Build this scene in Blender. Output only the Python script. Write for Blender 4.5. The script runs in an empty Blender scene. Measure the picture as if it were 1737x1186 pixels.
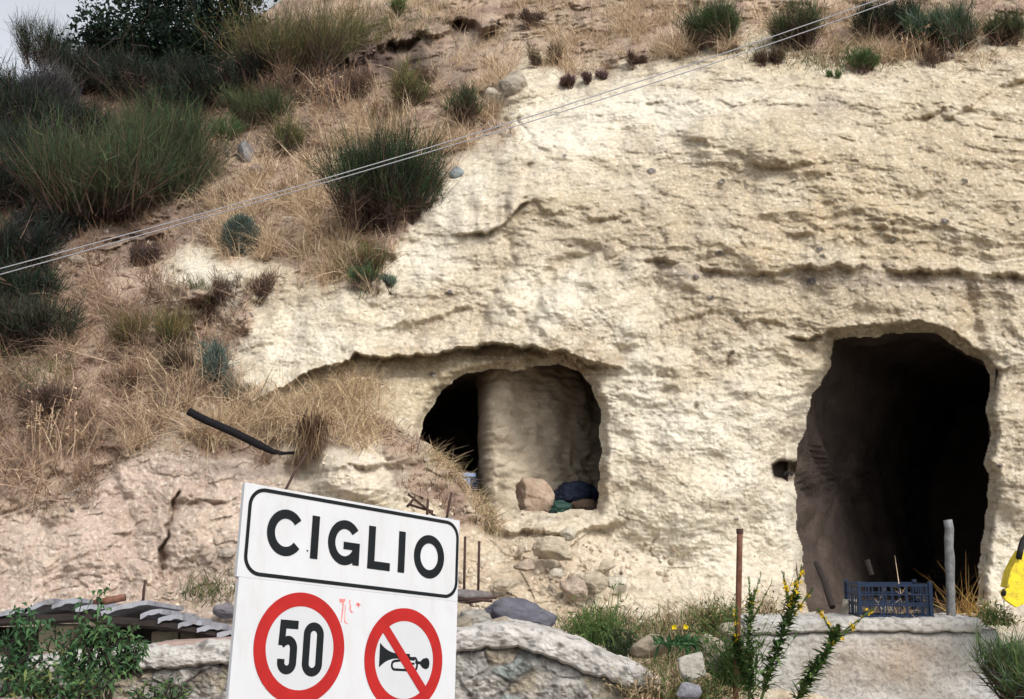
import bpy, bmesh, math, random
import numpy as np
from mathutils import Vector, Matrix, noise as mnoise
random.seed(7)
RNG = np.random.default_rng(11)
S = bpy.context.scene
COL = S.collection

# ------------------------------------------------------------------ camera, sky, sun, exposure
EYE = np.array([0.0, 0.0, 1.6])
FPX = 1930.0
PITCH = math.atan((900 - 593) / FPX)
CP, SP = math.cos(PITCH), math.sin(PITCH)
cam_d = bpy.data.cameras.new('camera')
cam = bpy.data.objects.new('camera', cam_d)
COL.objects.link(cam)
cam.location = EYE
cam.rotation_euler = (math.pi / 2 + PITCH, 0, 0)
cam_d.sensor_width = 36.0
cam_d.lens = 36.0 * FPX / 1737.0
cam_d.clip_start = 0.05
cam_d.clip_end = 1000
S.camera = cam

TO_SUN = Vector((0.40, -0.64, 0.66)).normalized()
W = bpy.data.worlds.new('World')
S.world = W
W.use_nodes = True
nt = W.node_tree
bg = nt.nodes['Background']
sky = nt.nodes.new('ShaderNodeTexSky')
sky.sky_type = 'NISHITA'
sky.sun_disc = False
sky.sun_elevation = math.asin(TO_SUN.z)
sky.sun_rotation = math.atan2(TO_SUN.x, TO_SUN.y) % (2 * math.pi)
sky.dust_density = 2.5
sky.air_density = 1.0
hs = nt.nodes.new('ShaderNodeHueSaturation')
hs.inputs['Saturation'].default_value = 0.22
nt.links.new(sky.outputs[0], hs.inputs['Color'])
nt.links.new(hs.outputs[0], bg.inputs['Color'])
bg.inputs['Strength'].default_value = 0.15
sun_d = bpy.data.lights.new('sun', 'SUN')
sun_d.energy = 2.0
sun_d.angle = math.radians(22)
sun_d.color = (1.0, 0.95, 0.87)
sun = bpy.data.objects.new('sun', sun_d)
COL.objects.link(sun)
sun.location = (-8, -8, 14)
sun.rotation_euler = TO_SUN.to_track_quat('Z', 'Y').to_euler()
S.view_settings.view_transform = 'Standard'
S.view_settings.look = 'None'
S.view_settings.gamma = 1.0
S.view_settings.exposure = 0.47

# ------------------------------------------------------------------ projection helpers
def raydir(px, py):
    a = (np.asarray(px, float) - 868.5) / FPX
    b = (593 - np.asarray(py, float)) / FPX
    a, b = np.broadcast_arrays(a, b)
    return np.stack([a, CP - b * SP, SP + b * CP], -1)

def at(px, py, Y):
    d = raydir(px, py)
    return EYE + d * (np.asarray(Y, float) / d[..., 1])[..., None]

# ------------------------------------------------------------------ noise
def _hash(ix, iy, seed):
    h = (ix.astype(np.int64) * 374761393 + iy.astype(np.int64) * 668265263 + seed * 1442695041) & 0xffffffff
    h = ((h ^ (h >> 13)) * 1274126177) & 0xffffffff
    return (h ^ (h >> 16)) & 0xffffffff

def perlin(x, y, seed=0):
    x0 = np.floor(x); y0 = np.floor(y)
    fx = x - x0; fy = y - y0
    u = fx * fx * fx * (fx * (fx * 6 - 15) + 10)
    v = fy * fy * fy * (fy * (fy * 6 - 15) + 10)
    def g(ox, oy):
        a = _hash(x0 + ox, y0 + oy, seed) * (2 * np.pi / 4294967296.0)
        return np.cos(a) * (fx - ox) + np.sin(a) * (fy - oy)
    n0 = g(0, 0) * (1 - u) + g(1, 0) * u
    n1 = g(0, 1) * (1 - u) + g(1, 1) * u
    return (n0 * (1 - v) + n1 * v) * 1.5

def fbm(x, y, seed=0, octv=4, gain=0.5):
    s = 0; a = 1
    for k in range(octv):
        s = s + a * perlin(x, y, seed + k * 17)
        x = x * 2.03 + 3.1; y = y * 2.03 + 1.7; a *= gain
    return s

def ridged(x, y, seed=0, octv=4):
    s = 0; a = 1
    for k in range(octv):
        s = s + a * (1 - 2 * np.abs(perlin(x, y, seed + k * 31)))
        x = x * 2.1 + 5.3; y = y * 2.1 + 2.9; a *= 0.5
    return s

def voronoi(x, y, seed=0):
    x0 = np.floor(x); y0 = np.floor(y)
    f1 = np.full(x.shape, 9.0); f2 = np.full(x.shape, 9.0); cid = np.zeros(x.shape)
    for ox in (-1, 0, 1):
        for oy in (-1, 0, 1):
            h = _hash(x0 + ox, y0 + oy, seed)
            jx = (h & 0xffff) / 65536.0; jy = ((h >> 16) & 0xffff) / 65536.0
            d = np.hypot(x0 + ox + jx - x, y0 + oy + jy - y)
            near = d < f1
            f2 = np.where(near, f1, np.minimum(f2, d))
            cid = np.where(near, ((h * 2654435761) & 0xffffffff) / 4294967296.0, cid)
            f1 = np.where(near, d, f1)
    return f1, f2, cid

def sstep(a, b, x):
    t = np.clip((x - a) / (b - a), 0, 1)
    return t * t * (3 - 2 * t)

def seg_dist(px, py, pts):
    d = np.full(px.shape, 1e9)
    for (x0, y0), (x1, y1) in zip(pts[:-1], pts[1:]):
        vx, vy = x1 - x0, y1 - y0
        t = np.clip(((px - x0) * vx + (py - y0) * vy) / (vx * vx + vy * vy + 1e-9), 0, 1)
        d = np.minimum(d, np.hypot(px - x0 - t * vx, py - y0 - t * vy))
    return d

def inside(px, py, pts):
    r = np.zeros(px.shape, bool)
    n = len(pts)
    for i in range(n):
        x0, y0 = pts[i]; x1, y1 = pts[(i + 1) % n]
        if y0 == y1: continue
        c = ((y0 > py) != (y1 > py)) & (px < (x1 - x0) * (py - y0) / (y1 - y0) + x0)
        r ^= c
    return r

def sdist(px, py, pts):
    d = seg_dist(px, py, list(pts) + [pts[0]])
    return np.where(inside(px, py, pts), -d, d)

# ------------------------------------------------------------------ materials
def nodes_of(m):
    m.use_nodes = True
    return m.node_tree, m.node_tree.nodes['Principled BSDF']

def mat(name, color=(0.5, 0.5, 0.5), rough=0.85, spec=0.2, metal=0.0, attr=False, var=0.15, scale=8.0,
        bump=0.0, bscale=30.0, trans=0.0, pits=0.0, dirt=None, dirt_scale=3.0, dirt_amt=0.0, streak=False):
    m = bpy.data.materials.new(name)
    t, p = nodes_of(m)
    N, L = t.nodes, t.links
    p.inputs['Roughness'].default_value = rough
    p.inputs['Specular IOR Level'].default_value = spec
    p.inputs['Metallic'].default_value = metal
    geo = N.new('ShaderNodeNewGeometry')
    if attr:
        a = N.new('ShaderNodeAttribute'); a.attribute_name = 'Col'
        base = a.outputs['Color']
    else:
        c = N.new('ShaderNodeRGB'); c.outputs[0].default_value = (*color, 1)
        base = c.outputs[0]
    def noise_tex(s, det=6, rgh=0.6, stretch=None):
        n = N.new('ShaderNodeTexNoise'); n.inputs['Scale'].default_value = s
        n.inputs['Detail'].default_value = det; n.inputs['Roughness'].default_value = rgh
        if stretch:
            mp = N.new('ShaderNodeMapping'); mp.inputs['Scale'].default_value = stretch
            L.new(geo.outputs['Position'], mp.inputs['Vector']); L.new(mp.outputs[0], n.inputs['Vector'])
        else:
            L.new(geo.outputs['Position'], n.inputs['Vector'])
        return n
    def remap(sock, a, b, c, d):
        r = N.new('ShaderNodeMapRange')
        r.inputs[1].default_value = a; r.inputs[2].default_value = b
        r.inputs[3].default_value = c; r.inputs[4].default_value = d
        L.new(sock, r.inputs[0]); return r.outputs[0]
    def mul(colsock, fsock):
        x = N.new('ShaderNodeVectorMath'); x.operation = 'SCALE'
        L.new(colsock, x.inputs[0]); L.new(fsock, x.inputs['Scale']); return x.outputs[0]
    if dirt is not None:
        n = noise_tex(dirt_scale, 8, 0.7, (3, 3, 0.6) if streak else None)
        f = remap(n.outputs[0], 0.48, 0.68, 0, dirt_amt)
        mx = N.new('ShaderNodeMixRGB'); mx.inputs[2].default_value = (*dirt, 1)
        L.new(f, mx.inputs[0]); L.new(base, mx.inputs[1]); base = mx.outputs[0]
    if var:
        n = noise_tex(scale, 8, 0.65)
        base = mul(base, remap(n.outputs[0], 0.25, 0.75, 1 - var, 1 + var))
    if pits:
        n = noise_tex(bscale * 1.3, 5, 0.6)
        base = mul(base, remap(n.outputs[0], 0.32, 0.46, 1 - pits, 1.0))
    L.new(base, p.inputs['Base Color'])
    if bump:
        n1 = noise_tex(bscale, 9, 0.72)
        b = N.new('ShaderNodeBump'); b.inputs['Strength'].default_value = 1.0
        b.inputs['Distance'].default_value = bump
        L.new(n1.outputs[0], b.inputs['Height'])
        n2 = noise_tex(bscale * 3.4, 6, 0.7)
        b2 = N.new('ShaderNodeBump'); b2.inputs['Strength'].default_value = 1.0; b2.inputs['Distance'].default_value = bump * .35
        L.new(n2.outputs[0], b2.inputs['Height']); L.new(b.outputs[0], b2.inputs['Normal']); L.new(b2.outputs[0], p.inputs['Normal'])
    if trans:
        tr = N.new('ShaderNodeBsdfTranslucent'); L.new(base, tr.inputs['Color'])
        mx = N.new('ShaderNodeMixShader'); mx.inputs[0].default_value = trans
        out = N['Material Output']
        L.new(p.outputs[0], mx.inputs[1]); L.new(tr.outputs[0], mx.inputs[2]); L.new(mx.outputs[0], out.inputs['Surface'])
    return m

M = {}
M['rock'] = mat('tuff_rock', attr=True, var=0.13, scale=6, bump=0.026, bscale=26, pits=0.22, rough=0.97, spec=0.05)
M['cave'] = mat('cave_rock', attr=True, var=0.25, scale=4, bump=0.05, bscale=14, pits=0.2, rough=0.97, spec=0.05)
M['plant'] = mat('foliage', attr=True, var=0.0, rough=0.8, spec=0.1, trans=0.25)
M['stalk'] = mat('dry_stalks', attr=True, var=0.0, rough=0.9, spec=0.05, trans=0.15)
M['bark'] = mat('bark', (0.045, 0.036, 0.030), rough=0.95, bump=0.02, var=0.3, scale=20)
M['masonry'] = mat('masonry', attr=True, var=0.28, scale=9, bump=0.03, bscale=28, pits=0.3, rough=0.95, spec=0.08)
M['concrete'] = mat('weathered_concrete', attr=True, var=0.22, scale=7, bump=0.012, bscale=45, pits=0.25, rough=0.93, spec=0.1)
M['stone'] = mat('loose_stone', attr=True, var=0.22, scale=9, bump=0.035, bscale=24, pits=0.18, rough=0.95, spec=0.08)
M['ground'] = mat('roadside_ground', (0.20, 0.17, 0.13), var=0.3, scale=3, bump=0.03, bscale=20, rough=0.97)
M['sign_white'] = mat('sign_white', (0.50, 0.51, 0.535), rough=0.6, spec=0.2, var=0.05, scale=4, dirt=(0.43, 0.42, 0.41), dirt_scale=4, dirt_amt=0.4, streak=True)
M['sign_disc'] = mat('sign_disc_white', (0.455, 0.465, 0.49), rough=0.6, spec=0.2, var=0.03, scale=9)
M['sign_black'] = mat('sign_black', (0.009, 0.011, 0.013), rough=0.7, spec=0.12, var=0.25, scale=12)
M['sign_red'] = mat('sign_red', (0.33, 0.015, 0.014), rough=0.6, spec=0.15, var=0.16, scale=9)
M['sign_pale_red'] = mat('paint_smear', (0.66, 0.17, 0.16), rough=0.6, var=0.5, scale=40)
M['galv'] = mat('galvanised_steel', (0.42, 0.43, 0.45), rough=0.5, metal=0.6, var=0.1, bump=0.001)
M['rust'] = mat('rusty_iron', (0.13, 0.055, 0.035), rough=0.9, var=0.45, scale=14, bump=0.004, bscale=90, dirt=(0.22, 0.13, 0.10), dirt_scale=9, dirt_amt=0.7)
M['rust_dark'] = mat('dark_rusty_iron', (0.06, 0.035, 0.03), rough=0.9, var=0.35, scale=20)
M['cable'] = mat('grey_cable', (0.34, 0.34, 0.37), rough=0.8, var=0.05)
M['black_pipe'] = mat('black_plastic_pipe', (0.010, 0.0095, 0.011), rough=0.8, spec=0.1, var=0.3, scale=15)
M['blue'] = mat('blue_plastic', (0.007, 0.018, 0.046), rough=0.6, spec=0.25, var=0.25, scale=14)
M['navy'] = mat('navy_plastic_sheet', (0.006, 0.012, 0.032), rough=0.5, spec=0.3, var=0.3, bump=0.03, bscale=10)  # blue darkened further to carry the deep shade of the cave
M['lightblue'] = mat('pale_blue_plastic', (0.30, 0.40, 0.60), rough=0.5, var=0.2)
M['wood'] = mat('weathered_wood', (0.175, 0.18, 0.185), rough=0.9, var=0.45, scale=18, bump=0.008, bscale=60, dirt=(0.08, 0.07, 0.08), dirt_scale=7, dirt_amt=0.7, streak=True)
M['plank'] = mat('pinkish_plank', (0.34, 0.25, 0.22), rough=0.9, var=0.25, scale=8, bump=0.004)
M['darkwood'] = mat('dark_timber', (0.030, 0.024, 0.022), rough=0.9, var=0.3, scale=10, bump=0.006)
M['sheet'] = mat('grey_roof_sheet', (0.30, 0.31, 0.35), rough=0.6, spec=0.3, var=0.2, scale=8, dirt=(0.14, 0.13, 0.13), dirt_scale=6, dirt_amt=0.8)
M['yellow'] = mat('yellow_paint', (0.72, 0.56, 0.02), rough=0.5, spec=0.4, var=0.12, scale=6, dirt=(0.12, 0.09, 0.04), dirt_scale=22, dirt_amt=0.7, bump=0.002)
M['rubber'] = mat('black_rubber', (0.015, 0.015, 0.015), rough=0.7)
M['green_bag'] = mat('dark_green_bag', (0.02, 0.055, 0.045), rough=0.5, spec=0.3, var=0.3, bump=0.02, bscale=12)

# ------------------------------------------------------------------ object helpers
def root_loc(parent):
    v = Vector((0, 0, 0))
    while parent is not None:
        v = v + parent.location; parent = parent.parent
    return v

def link(name, me, parent=None):
    o = bpy.data.objects.new(name, me); COL.objects.link(o)
    if parent is not None: o.parent = parent
    return o

def mesh_np(name, verts, quads, material, col=None, smooth=True, parent=None, tris=None):
    """verts in world coordinates; quads (N,4); linked as one object"""
    verts = np.asarray(verts, np.float32) - np.array(root_loc(parent), np.float32)
    me = bpy.data.meshes.new(name)
    quads = np.asarray(quads, np.int32).reshape(-1, 4)
    tris = np.asarray(tris if tris is not None else np.zeros((0, 3)), np.int32).reshape(-1, 3)
    nq, ntr = len(quads), len(tris)
    me.vertices.add(len(verts)); me.vertices.foreach_set('co', verts.ravel())
    me.loops.add(nq * 4 + ntr * 3)
    me.loops.foreach_set('vertex_index', np.concatenate([quads.ravel(), tris.ravel()]))
    me.polygons.add(nq + ntr)
    st = np.concatenate([np.arange(nq) * 4, nq * 4 + np.arange(ntr) * 3]).astype(np.int32)
    me.polygons.foreach_set('loop_start', st)
    me.polygons.foreach_set('use_smooth', np.full(nq + ntr, smooth))
    me.update(calc_edges=True)
    if col is not None:
        at_ = me.attributes.new('Col', 'FLOAT_COLOR', 'POINT')
        c = np.ones((len(verts), 4), np.float32); c[:, :3] = col
        at_.data.foreach_set('color', c.ravel())
    me.materials.append(material)
    return link(name, me, parent)

def tag(o, label=None, cat=None, group=None, kind=None):
    if label: o['label'] = label
    if cat: o['category'] = cat
    if group: o['group'] = group
    if kind: o['kind'] = kind
    return o

def thing(name, loc, label, cat, group=None):
    o = bpy.data.objects.new(name, None); COL.objects.link(o)
    o.empty_display_size = 0.1
    o.location = Vector([float(c) for c in loc])
    return tag(o, label, cat, group)

class MB:
    """collects boxes, tubes and strips in world coordinates and links them as one mesh"""
    def __init__(self): self.v = []; self.f = []
    def add(self, vs, fs):
        n = len(self.v); self.v += [tuple(map(float, p)) for p in vs]; self.f += [tuple(i + n for i in f) for f in fs]; return self
    def box(self, c, s, R=None):
        c = Vector(c); vs = []
        for x in (-.5, .5):
            for y in (-.5, .5):
                for z in (-.5, .5):
                    p = Vector((x * s[0], y * s[1], z * s[2]))
                    if R is not None: p = R @ p
                    vs.append(c + p)
        return self.add(vs, [(0, 1, 3, 2), (4, 6, 7, 5), (0, 4, 5, 1), (2, 3, 7, 6), (0, 2, 6, 4), (1, 5, 7, 3)])
    def tube(self, pts, r, n=8, caps=True):
        pts = [Vector([float(c) for c in p]) for p in pts]
        rs = r if hasattr(r, '__len__') else [r] * len(pts)
        vs = []; fs = []; up = None
        for i, p in enumerate(pts):
            d = (pts[min(i + 1, len(pts) - 1)] - pts[max(i - 1, 0)]).normalized()
            if up is None: up = d.orthogonal().normalized()
            up = (up - d * up.dot(d)).normalized(); w = d.cross(up)
            for k in range(n):
                a = 2 * math.pi * k / n
                vs.append(p + (up * math.cos(a) + w * math.sin(a)) * rs[i])
        for i in range(len(pts) - 1):
            for k in range(n):
                a = i * n + k; b = i * n + (k + 1) % n
                fs.append((a, b, b + n, a + n))
        if caps:
            fs.append(tuple(range(n))[::-1]); fs.append(tuple(range((len(pts) - 1) * n, len(pts) * n)))
        return self.add(vs, fs)
    def build(self, name, material, parent=None, bevel=0, smooth=False, col=None):
        off = root_loc(parent)
        me = bpy.data.meshes.new(name)
        me.from_pydata([Vector(p) - off for p in self.v], [], self.f)
        bm = bmesh.new(); bm.from_mesh(me)
        bmesh.ops.recalc_face_normals(bm, faces=bm.faces)
        if bevel:
            bmesh.ops.bevel(bm, geom=list(bm.edges), offset=bevel, segments=2, affect='EDGES', profile=0.5)
        bm.to_mesh(me); bm.free()
        me.polygons.foreach_set('use_smooth', np.full(len(me.polygons), smooth))
        if col is not None:
            a = me.attributes.new('Col', 'FLOAT_COLOR', 'POINT')
            a.data.foreach_set('color', np.tile(np.array([*col, 1], np.float32), len(me.vertices)))
        me.materials.append(material)
        return link(name, me, parent)

# ------------------------------------------------------------------ the ground
gm = MB(); gm.add([(-150, -150, 0), (150, -150, 0), (150, 150, 0), (-150, 150, 0)], [(0, 1, 2, 3)])
tag(gm.build('ground', M['ground']), kind='structure')

# ------------------------------------------------------------------ the cliff: control depths, smoothly interpolated
CTRL = [
 (-420,170,22),(0,150,20.5),(150,120,21),(300,95,21.5),(450,20,21),(560,-60,22),(700,-260,26),(1200,-260,22),(1737,-260,20),(2160,-260,19),
 (600,0,20),(700,0,18.8),(900,0,17),(1150,0,15.4),(1350,0,14.4),(1737,0,13.8),(2160,0,13.4),
 (500,110,18),(700,110,16.3),(900,110,14.7),(1150,100,13.5),(1350,100,12.95),(1737,100,12.6),(2160,100,12.3),
 (-420,280,17),(0,260,17),(300,250,16.3),(500,250,15.3),(700,250,13.9),(900,250,12.75),(1150,250,12.25),(1350,250,12.0),(1737,250,11.85),(2160,250,11.7),
 (-420,450,14),(0,450,13.8),(300,450,12.9),(500,450,12.3),(700,450,11.85),(900,450,11.6),(1150,450,11.5),(1350,450,11.45),(1737,450,11.4),(2160,450,11.3),
 (-420,600,12.2),(0,600,12.1),(300,600,11.9),(500,600,11.55),(700,600,11.5),(900,600,11.4),(1150,600,11.3),(1737,600,11.2),(2160,600,11.1),
 (-420,750,11),(0,750,10.9),(300,750,10.65),(480,750,10.55),(600,750,10.5),(720,750,11.1),(900,750,11.2),(1150,750,11.15),(1737,750,11.1),(2160,750,11.0),
 (-420,870,10.3),(0,870,10.3),(300,870,10.15),(500,870,9.95),(620,850,9.95),(740,870,10.45),(840,875,10.95),(950,870,11.05),(1150,870,11.05),(1737,870,11.05),(2160,870,11),
 (-420,1000,9.8),(0,1000,9.85),(300,1000,9.7),(500,1000,9.5),(700,1000,9.75),(880,1000,10.2),(1050,1000,10.75),(1150,1000,10.95),(1350,1000,11.0),(1737,1000,10.95),(2160,1000,10.9),
 (-420,1060,9.5),(0,1060,9.5),(300,1060,9.35),(500,1060,9.2),(700,1060,9.25),(900,1060,9.6),(1050,1060,10.1),(1150,1060,10.3),(1350,1050,10.3),(1737,1050,10.3),(2160,1050,10.3),
 (-420,1150,8.9),(0,1150,8.8),(500,1150,8.8),(900,1150,9.0),(1150,1150,9.2),(1400,1150,9.5),(1737,1150,9.6),(2160,1150,9.6),
 (-420,1330,7.8),(300,1330,7.7),(900,1330,7.8),(1400,1330,7.9),(2160,1330,8.0)]
CT = np.array(CTRL, float)

def tps_fit(p, v):
    d = np.hypot(p[:, None, 0] - p[None, :, 0], p[:, None, 1] - p[None, :, 1])
    K = np.where(d > 0, d * d * np.log(d + 1e-12), 0) + np.eye(len(p)) * 0.002
    P = np.c_[np.ones(len(p)), p]
    A = np.block([[K, P], [P.T, np.zeros((3, 3))]])
    return np.linalg.solve(A, np.r_[v, 0, 0, 0])

TP = CT[:, :2] / 500.0
TW = tps_fit(TP, CT[:, 2])
def base_depth(px, py):
    x = px / 500.0; y = py / 500.0
    s = TW[-3] + TW[-2] * x + TW[-1] * y
    for (a, b), w in zip(TP, TW[:-3]):
        r2 = (x - a) ** 2 + (y - b) ** 2
        s = s + w * 0.5 * r2 * np.log(r2 + 1e-20)
    return s

GX = np.concatenate([np.linspace(-420, -20, 50, endpoint=False), np.arange(-20, 1757, 1.75), np.linspace(1757, 2160, 50)])
GV = np.concatenate([np.linspace(-260, -20, 24, endpoint=False), np.arange(-20, 1195, 1.75), np.linspace(1197, 1330, 14)])
PX, PV = np.meshgrid(GX, GV)
TOPY = np.interp(GX, [-420, 0, 150, 300, 450, 560, 700, 2160], [175, 150, 120, 92, 20, -60, -260, -260])
PY = np.where(PV < 330, TOPY[None, :] + (PV + 260) * (330 - TOPY[None, :]) / 590.0, PV)
YB = base_depth(PX, PY)
P0 = at(PX, PY, YB)
XW, ZW = P0[..., 0], P0[..., 2]

WINDOW = [(711,745),(715,722),(722,703),(736,677),(752,657),(769,640),(795,633),(850,628),(900,622),(950,618),(985,626),(1004,657),(1015,685),(1020,720),
          (1018,790),(1015,866),(966,869),(900,868),(832,866),(803,835),(777,801),(746,772),(723,755)]
DOOR = [(1370,1044),(1364,990),(1359,935),(1351,890),(1348,847),(1350,768),(1363,728),(1381,663),(1403,632),(1409,590),(1412,574),(1455,573),(1499,567),(1543,563),
        (1596,570),(1626,586),(1653,607),(1670,612),(1681,632),(1677,685),(1677,750),(1670,785),(1681,803),(1675,864),(1666,917),(1661,978),(1659,1044)]
NICHE = [(1308,788),(1320,782),(1352,782),(1352,812),(1330,815),(1312,811)]

SOIL = [(-460,-300),(2200,-300),(2200,55),(1737,72),(1560,104),(1400,96),(1300,60),(1170,78),(1050,112),(960,124),(880,108),(835,160),(850,232),(760,282),(720,340),
        (680,410),(640,480),(560,482),(480,455),(420,425),(300,432),(270,500),(400,505),(470,480),(440,530),(385,590),(410,680),(540,705),(640,700),(720,760),(840,885),
        (820,905),(700,850),(640,735),(545,765),(420,785),(250,745),(120,850),(-460,1000)]
jx = fbm(PX / 60, PY / 60, 90, 4) * 26
jy = fbm(PX / 60 + 40, PY / 60, 91, 4) * 26
soil = 1 - sstep(-18, 18, sdist(PX + jx, PY + jy, SOIL))
rubble = np.exp(-((PX - 930) / 150.0) ** 2 - ((PY - 975) / 75.0) ** 2)
rubble = np.maximum(rubble, np.exp(-((PX - 760) / 110.0) ** 2 - ((PY - 960) / 80.0) ** 2))
leftface = sstep(560, 420, PX) * sstep(700, 800, PY) * (1 - soil)
rock = 1 - soil

dY = np.zeros_like(PX)
# --- ledges: (polyline, jut above the line, its reach, recess below, its reach)
LEDGES = [
 ([(400,695),(470,662),(525,630),(592,614),(602,598),(660,607),(720,605),(790,592),(835,583),(900,588),(960,600),(1022,622)], .16, 60, [.10,.16,.22,.24,.26,.28,.30,.32,.32,.32,.30,.20], 60),
 ([(795,396),(835,392),(862,372),(892,342)], .24, 70, .10, 30),
 ([(1105,440),(1180,452),(1240,461),(1300,463),(1400,452),(1480,452),(1560,462),(1660,466),(1737,470),(2160,480)], .08, 90, .12, 55),
 ([(1140,548),(1215,522),(1260,545),(1330,546),(1400,572)], .03, 40, .05, 30),
 ([(900,345),(950,362),(1040,366),(1110,388),(1200,378),(1270,390)], .04, 45, .035, 30),
 ([(1190,238),(1245,262),(1300,284),(1352,282)], .09, 50, .05, 30),
 ([(1350,395),(1450,384),(1530,392),(1600,385)], .03, 50, .02, 35),
 ([(1555,203),(1585,192),(1600,183)], .10, 25, .14, 13),
 ([(1610,198),(1650,180),(1690,150),(1740,135)], .10, 30, .10, 14),
 ([(1360,572),(1410,560),(1470,555),(1550,545),(1620,560),(1690,622)], .12, 60, .10, 20),
 ([(836,898),(900,903),(960,905),(1032,890)], .10, 26, .13, 34),
 ([(430,168),(560,112),(640,86),(720,62),(800,38),(870,30)], .32, 70, .62, 55),
 ([(1140,660),(1210,668),(1290,672)], .05, 40, .05, 20),
 ([(640,560),(720,545),(800,520)], .05, 40, .06, 24),
 ([(310,850),(370,850),(410,852)], .06, 40, .08, 20),
 ([(800,588),(835,584),(900,589),(960,601),(1015,620)], .02, 20, .12, 45),
 ([(540,800),(600,792),(680,790)], .04, 40, .16, 16),
 ([(1000,196),(1060,190),(1140,170),(1240,172),(1360,180)], .03, 60, .018, 22),
]
for li, (pts, a1, s1, a2, s2) in enumerate(LEDGES):
    xs = [p[0] for p in pts]; ys = [p[1] for p in pts]
    m = (PX > xs[0] - 40) & (PX < xs[-1] + 40) & (PY > min(ys) - 4 * s1) & (PY < max(ys) + 5 * s2)
    px, py = PX[m], PY[m]
    jag = fbm(px / 47, py * 0 + li * 3.3, 300 + li, 4, .6) * (7 if li != 11 else 15)
    d = py - np.interp(px, xs, ys) - jag
    e = sstep(xs[0] - 40, xs[0] + 15, px) * sstep(xs[-1] + 40, xs[-1] - 15, px)
    if li not in (0, 9, 10): e = e * np.clip(.75 + .9 * fbm(px / 60, py / 200 + li, 340 + li, 3), .15, 1.25)
    A2 = np.interp(px, xs, a2) if isinstance(a2, list) else a2
    w = np.where(d < 0, -a1 * np.exp(d / s1), A2 * np.exp(-np.maximum(d, 0) / s2))
    soft = sstep(-2.5, 2.5, d) if li in (0, 1, 9, 17) else sstep(-5, 6, d) if li != 11 else sstep(-9, 12, d)
    up = -a1 * np.exp(np.minimum(d, 0) / s1); dn = A2 * np.exp(-np.maximum(d, 0) / s2)
    dY[m] += e * (up * (1 - soft) + dn * soft)
# --- grooves and cracks
GROOVES = [
 ([(862,398),(868,440),(842,478),(822,530),(806,584)], 11, .10),([(1010,425),(940,460),(912,500),(898,560)], 18, .14),
 ([(1122,400),(1114,470),(1120,560),(1118,640)], 6, .04),([(1060,425),(1042,458)], 14, .09),
 ([(302,840),(290,872),(280,925),(275,968)], 4, .22),([(320,845),(300,860),(350,855),(405,850)], 5, .08),
 ([(1278,300),(1268,350),(1270,388)], 6, .015),([(1224,215),(1220,258),(1200,280)], 6, .015),
 ([(1640,485),(1652,560),(1690,618)], 14, .07),([(1560,255),(1596,300),(1590,330)], 9, .010),
 ([(1480,440),(1540,468),(1580,500)], 6, .02),([(880,205),(905,250),(930,262)], 5, .08),
 ([(1055,215),(1052,280),(1060,300)], 12, .04),([(1240,600),(1236,630)], 5, .05),([(1180,560),(1178,690)], 7, .03),
 ([(1400,640),(1360,700),(1330,760),(1320,785)], 12, .06),([(640,640),(720,640),(800,648)], 5, .03),
 ([(180,800),(230,900),(200,990)], 16, .08),([(120,900),(90,980)], 14, .08)]
for pts, w, dep in GROOVES:
    xs = [p[0] for p in pts]; ys = [p[1] for p in pts]
    m = (PX > min(xs) - 60) & (PX < max(xs) + 60) & (PY > min(ys) - 60) & (PY < max(ys) + 60)
    px, py = PX[m], PY[m]
    d = seg_dist(px + perlin(px / 20, py / 20, 400) * 9, py + perlin(px / 20, py / 20, 401) * 9, pts)
    dY[m] += dep * np.exp(-(d / w) ** 2)
# --- bulges (soft): centre, radii, amount towards the viewer
for (cx, cy, rx, ry, a) in [(610,800,75,55,.50),(515,792,24,28,-.50),(800,350,90,60,.18),(560,600,70,40,.16),(880,150,50,30,.40),(1300,250,120,60,.15),(1450,300,140,70,.12),
                            (360,900,80,60,.18),(100,930,90,70,.2),(960,940,60,40,.25),(1020,985,45,30,.2),(340,470,90,40,.2),(430,560,50,40,.12),(1240,760,120,140,.10)]:
    dY -= a * np.exp(-(((PX - cx) / rx) ** 2 + ((PY - cy) / ry) ** 2) ** 1.4)
# --- relief
wx = fbm(XW * .7, ZW * .7, 3, 3) * .5
wz = fbm(XW * .8 + 9, ZW * .8, 4, 3) * .25
dY += fbm(XW * .55, ZW * .8, 1, 3) * .20 * (0.6 + soil)
strat = fbm(XW * 1.1 + wx, (ZW + wz) * 7.0, 5, 4)
strat2 = ridged(XW * .9 + wx, (ZW + wz * .6) * 4.2, 6, 3)
smoothface = sstep(600, 720, PY) * sstep(1000, 1150, PX)
dY += rock * (strat * .024 + strat2 * -.010) * (1 - .55 * leftface) * (1 - .35 * smoothface)
f1, f2, cid = voronoi(XW * 2.1 + wx * 1.5, ZW * 3.0 + wz * 2, 8)
warp = fbm(XW * .8, ZW * 1.4, 21, 4)
def flakes(k, seed, wamp):
    """sawtooth beds: each bed juts out downwards and is undercut sharply"""
    ph = (ZW + .04 * XW) * k + warp * wamp + fbm(XW * k * .35, ZW * k * .35, seed, 3) * 1.1
    fr = ph - np.floor(ph)
    bed = _hash(np.floor(ph), np.zeros_like(ph), seed) / 4294967296.0
    saw = np.where(fr < .16, fr / .16, 1 - (fr - .16) / .84)
    return (saw - .5) * (.50 + .5 * bed)
fl1 = flakes(4.3, 22, 1.7); fl2 = flakes(11.0, 24, 2.6); fl3 = flakes(27.0, 26, 4.0)
msk1 = sstep(-.15, .5, fbm(XW * .9, ZW * 1.3, 28, 3)); msk2 = sstep(-.3, .35, fbm(XW * 1.7 + 3, ZW * 2.3, 29, 3))
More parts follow.
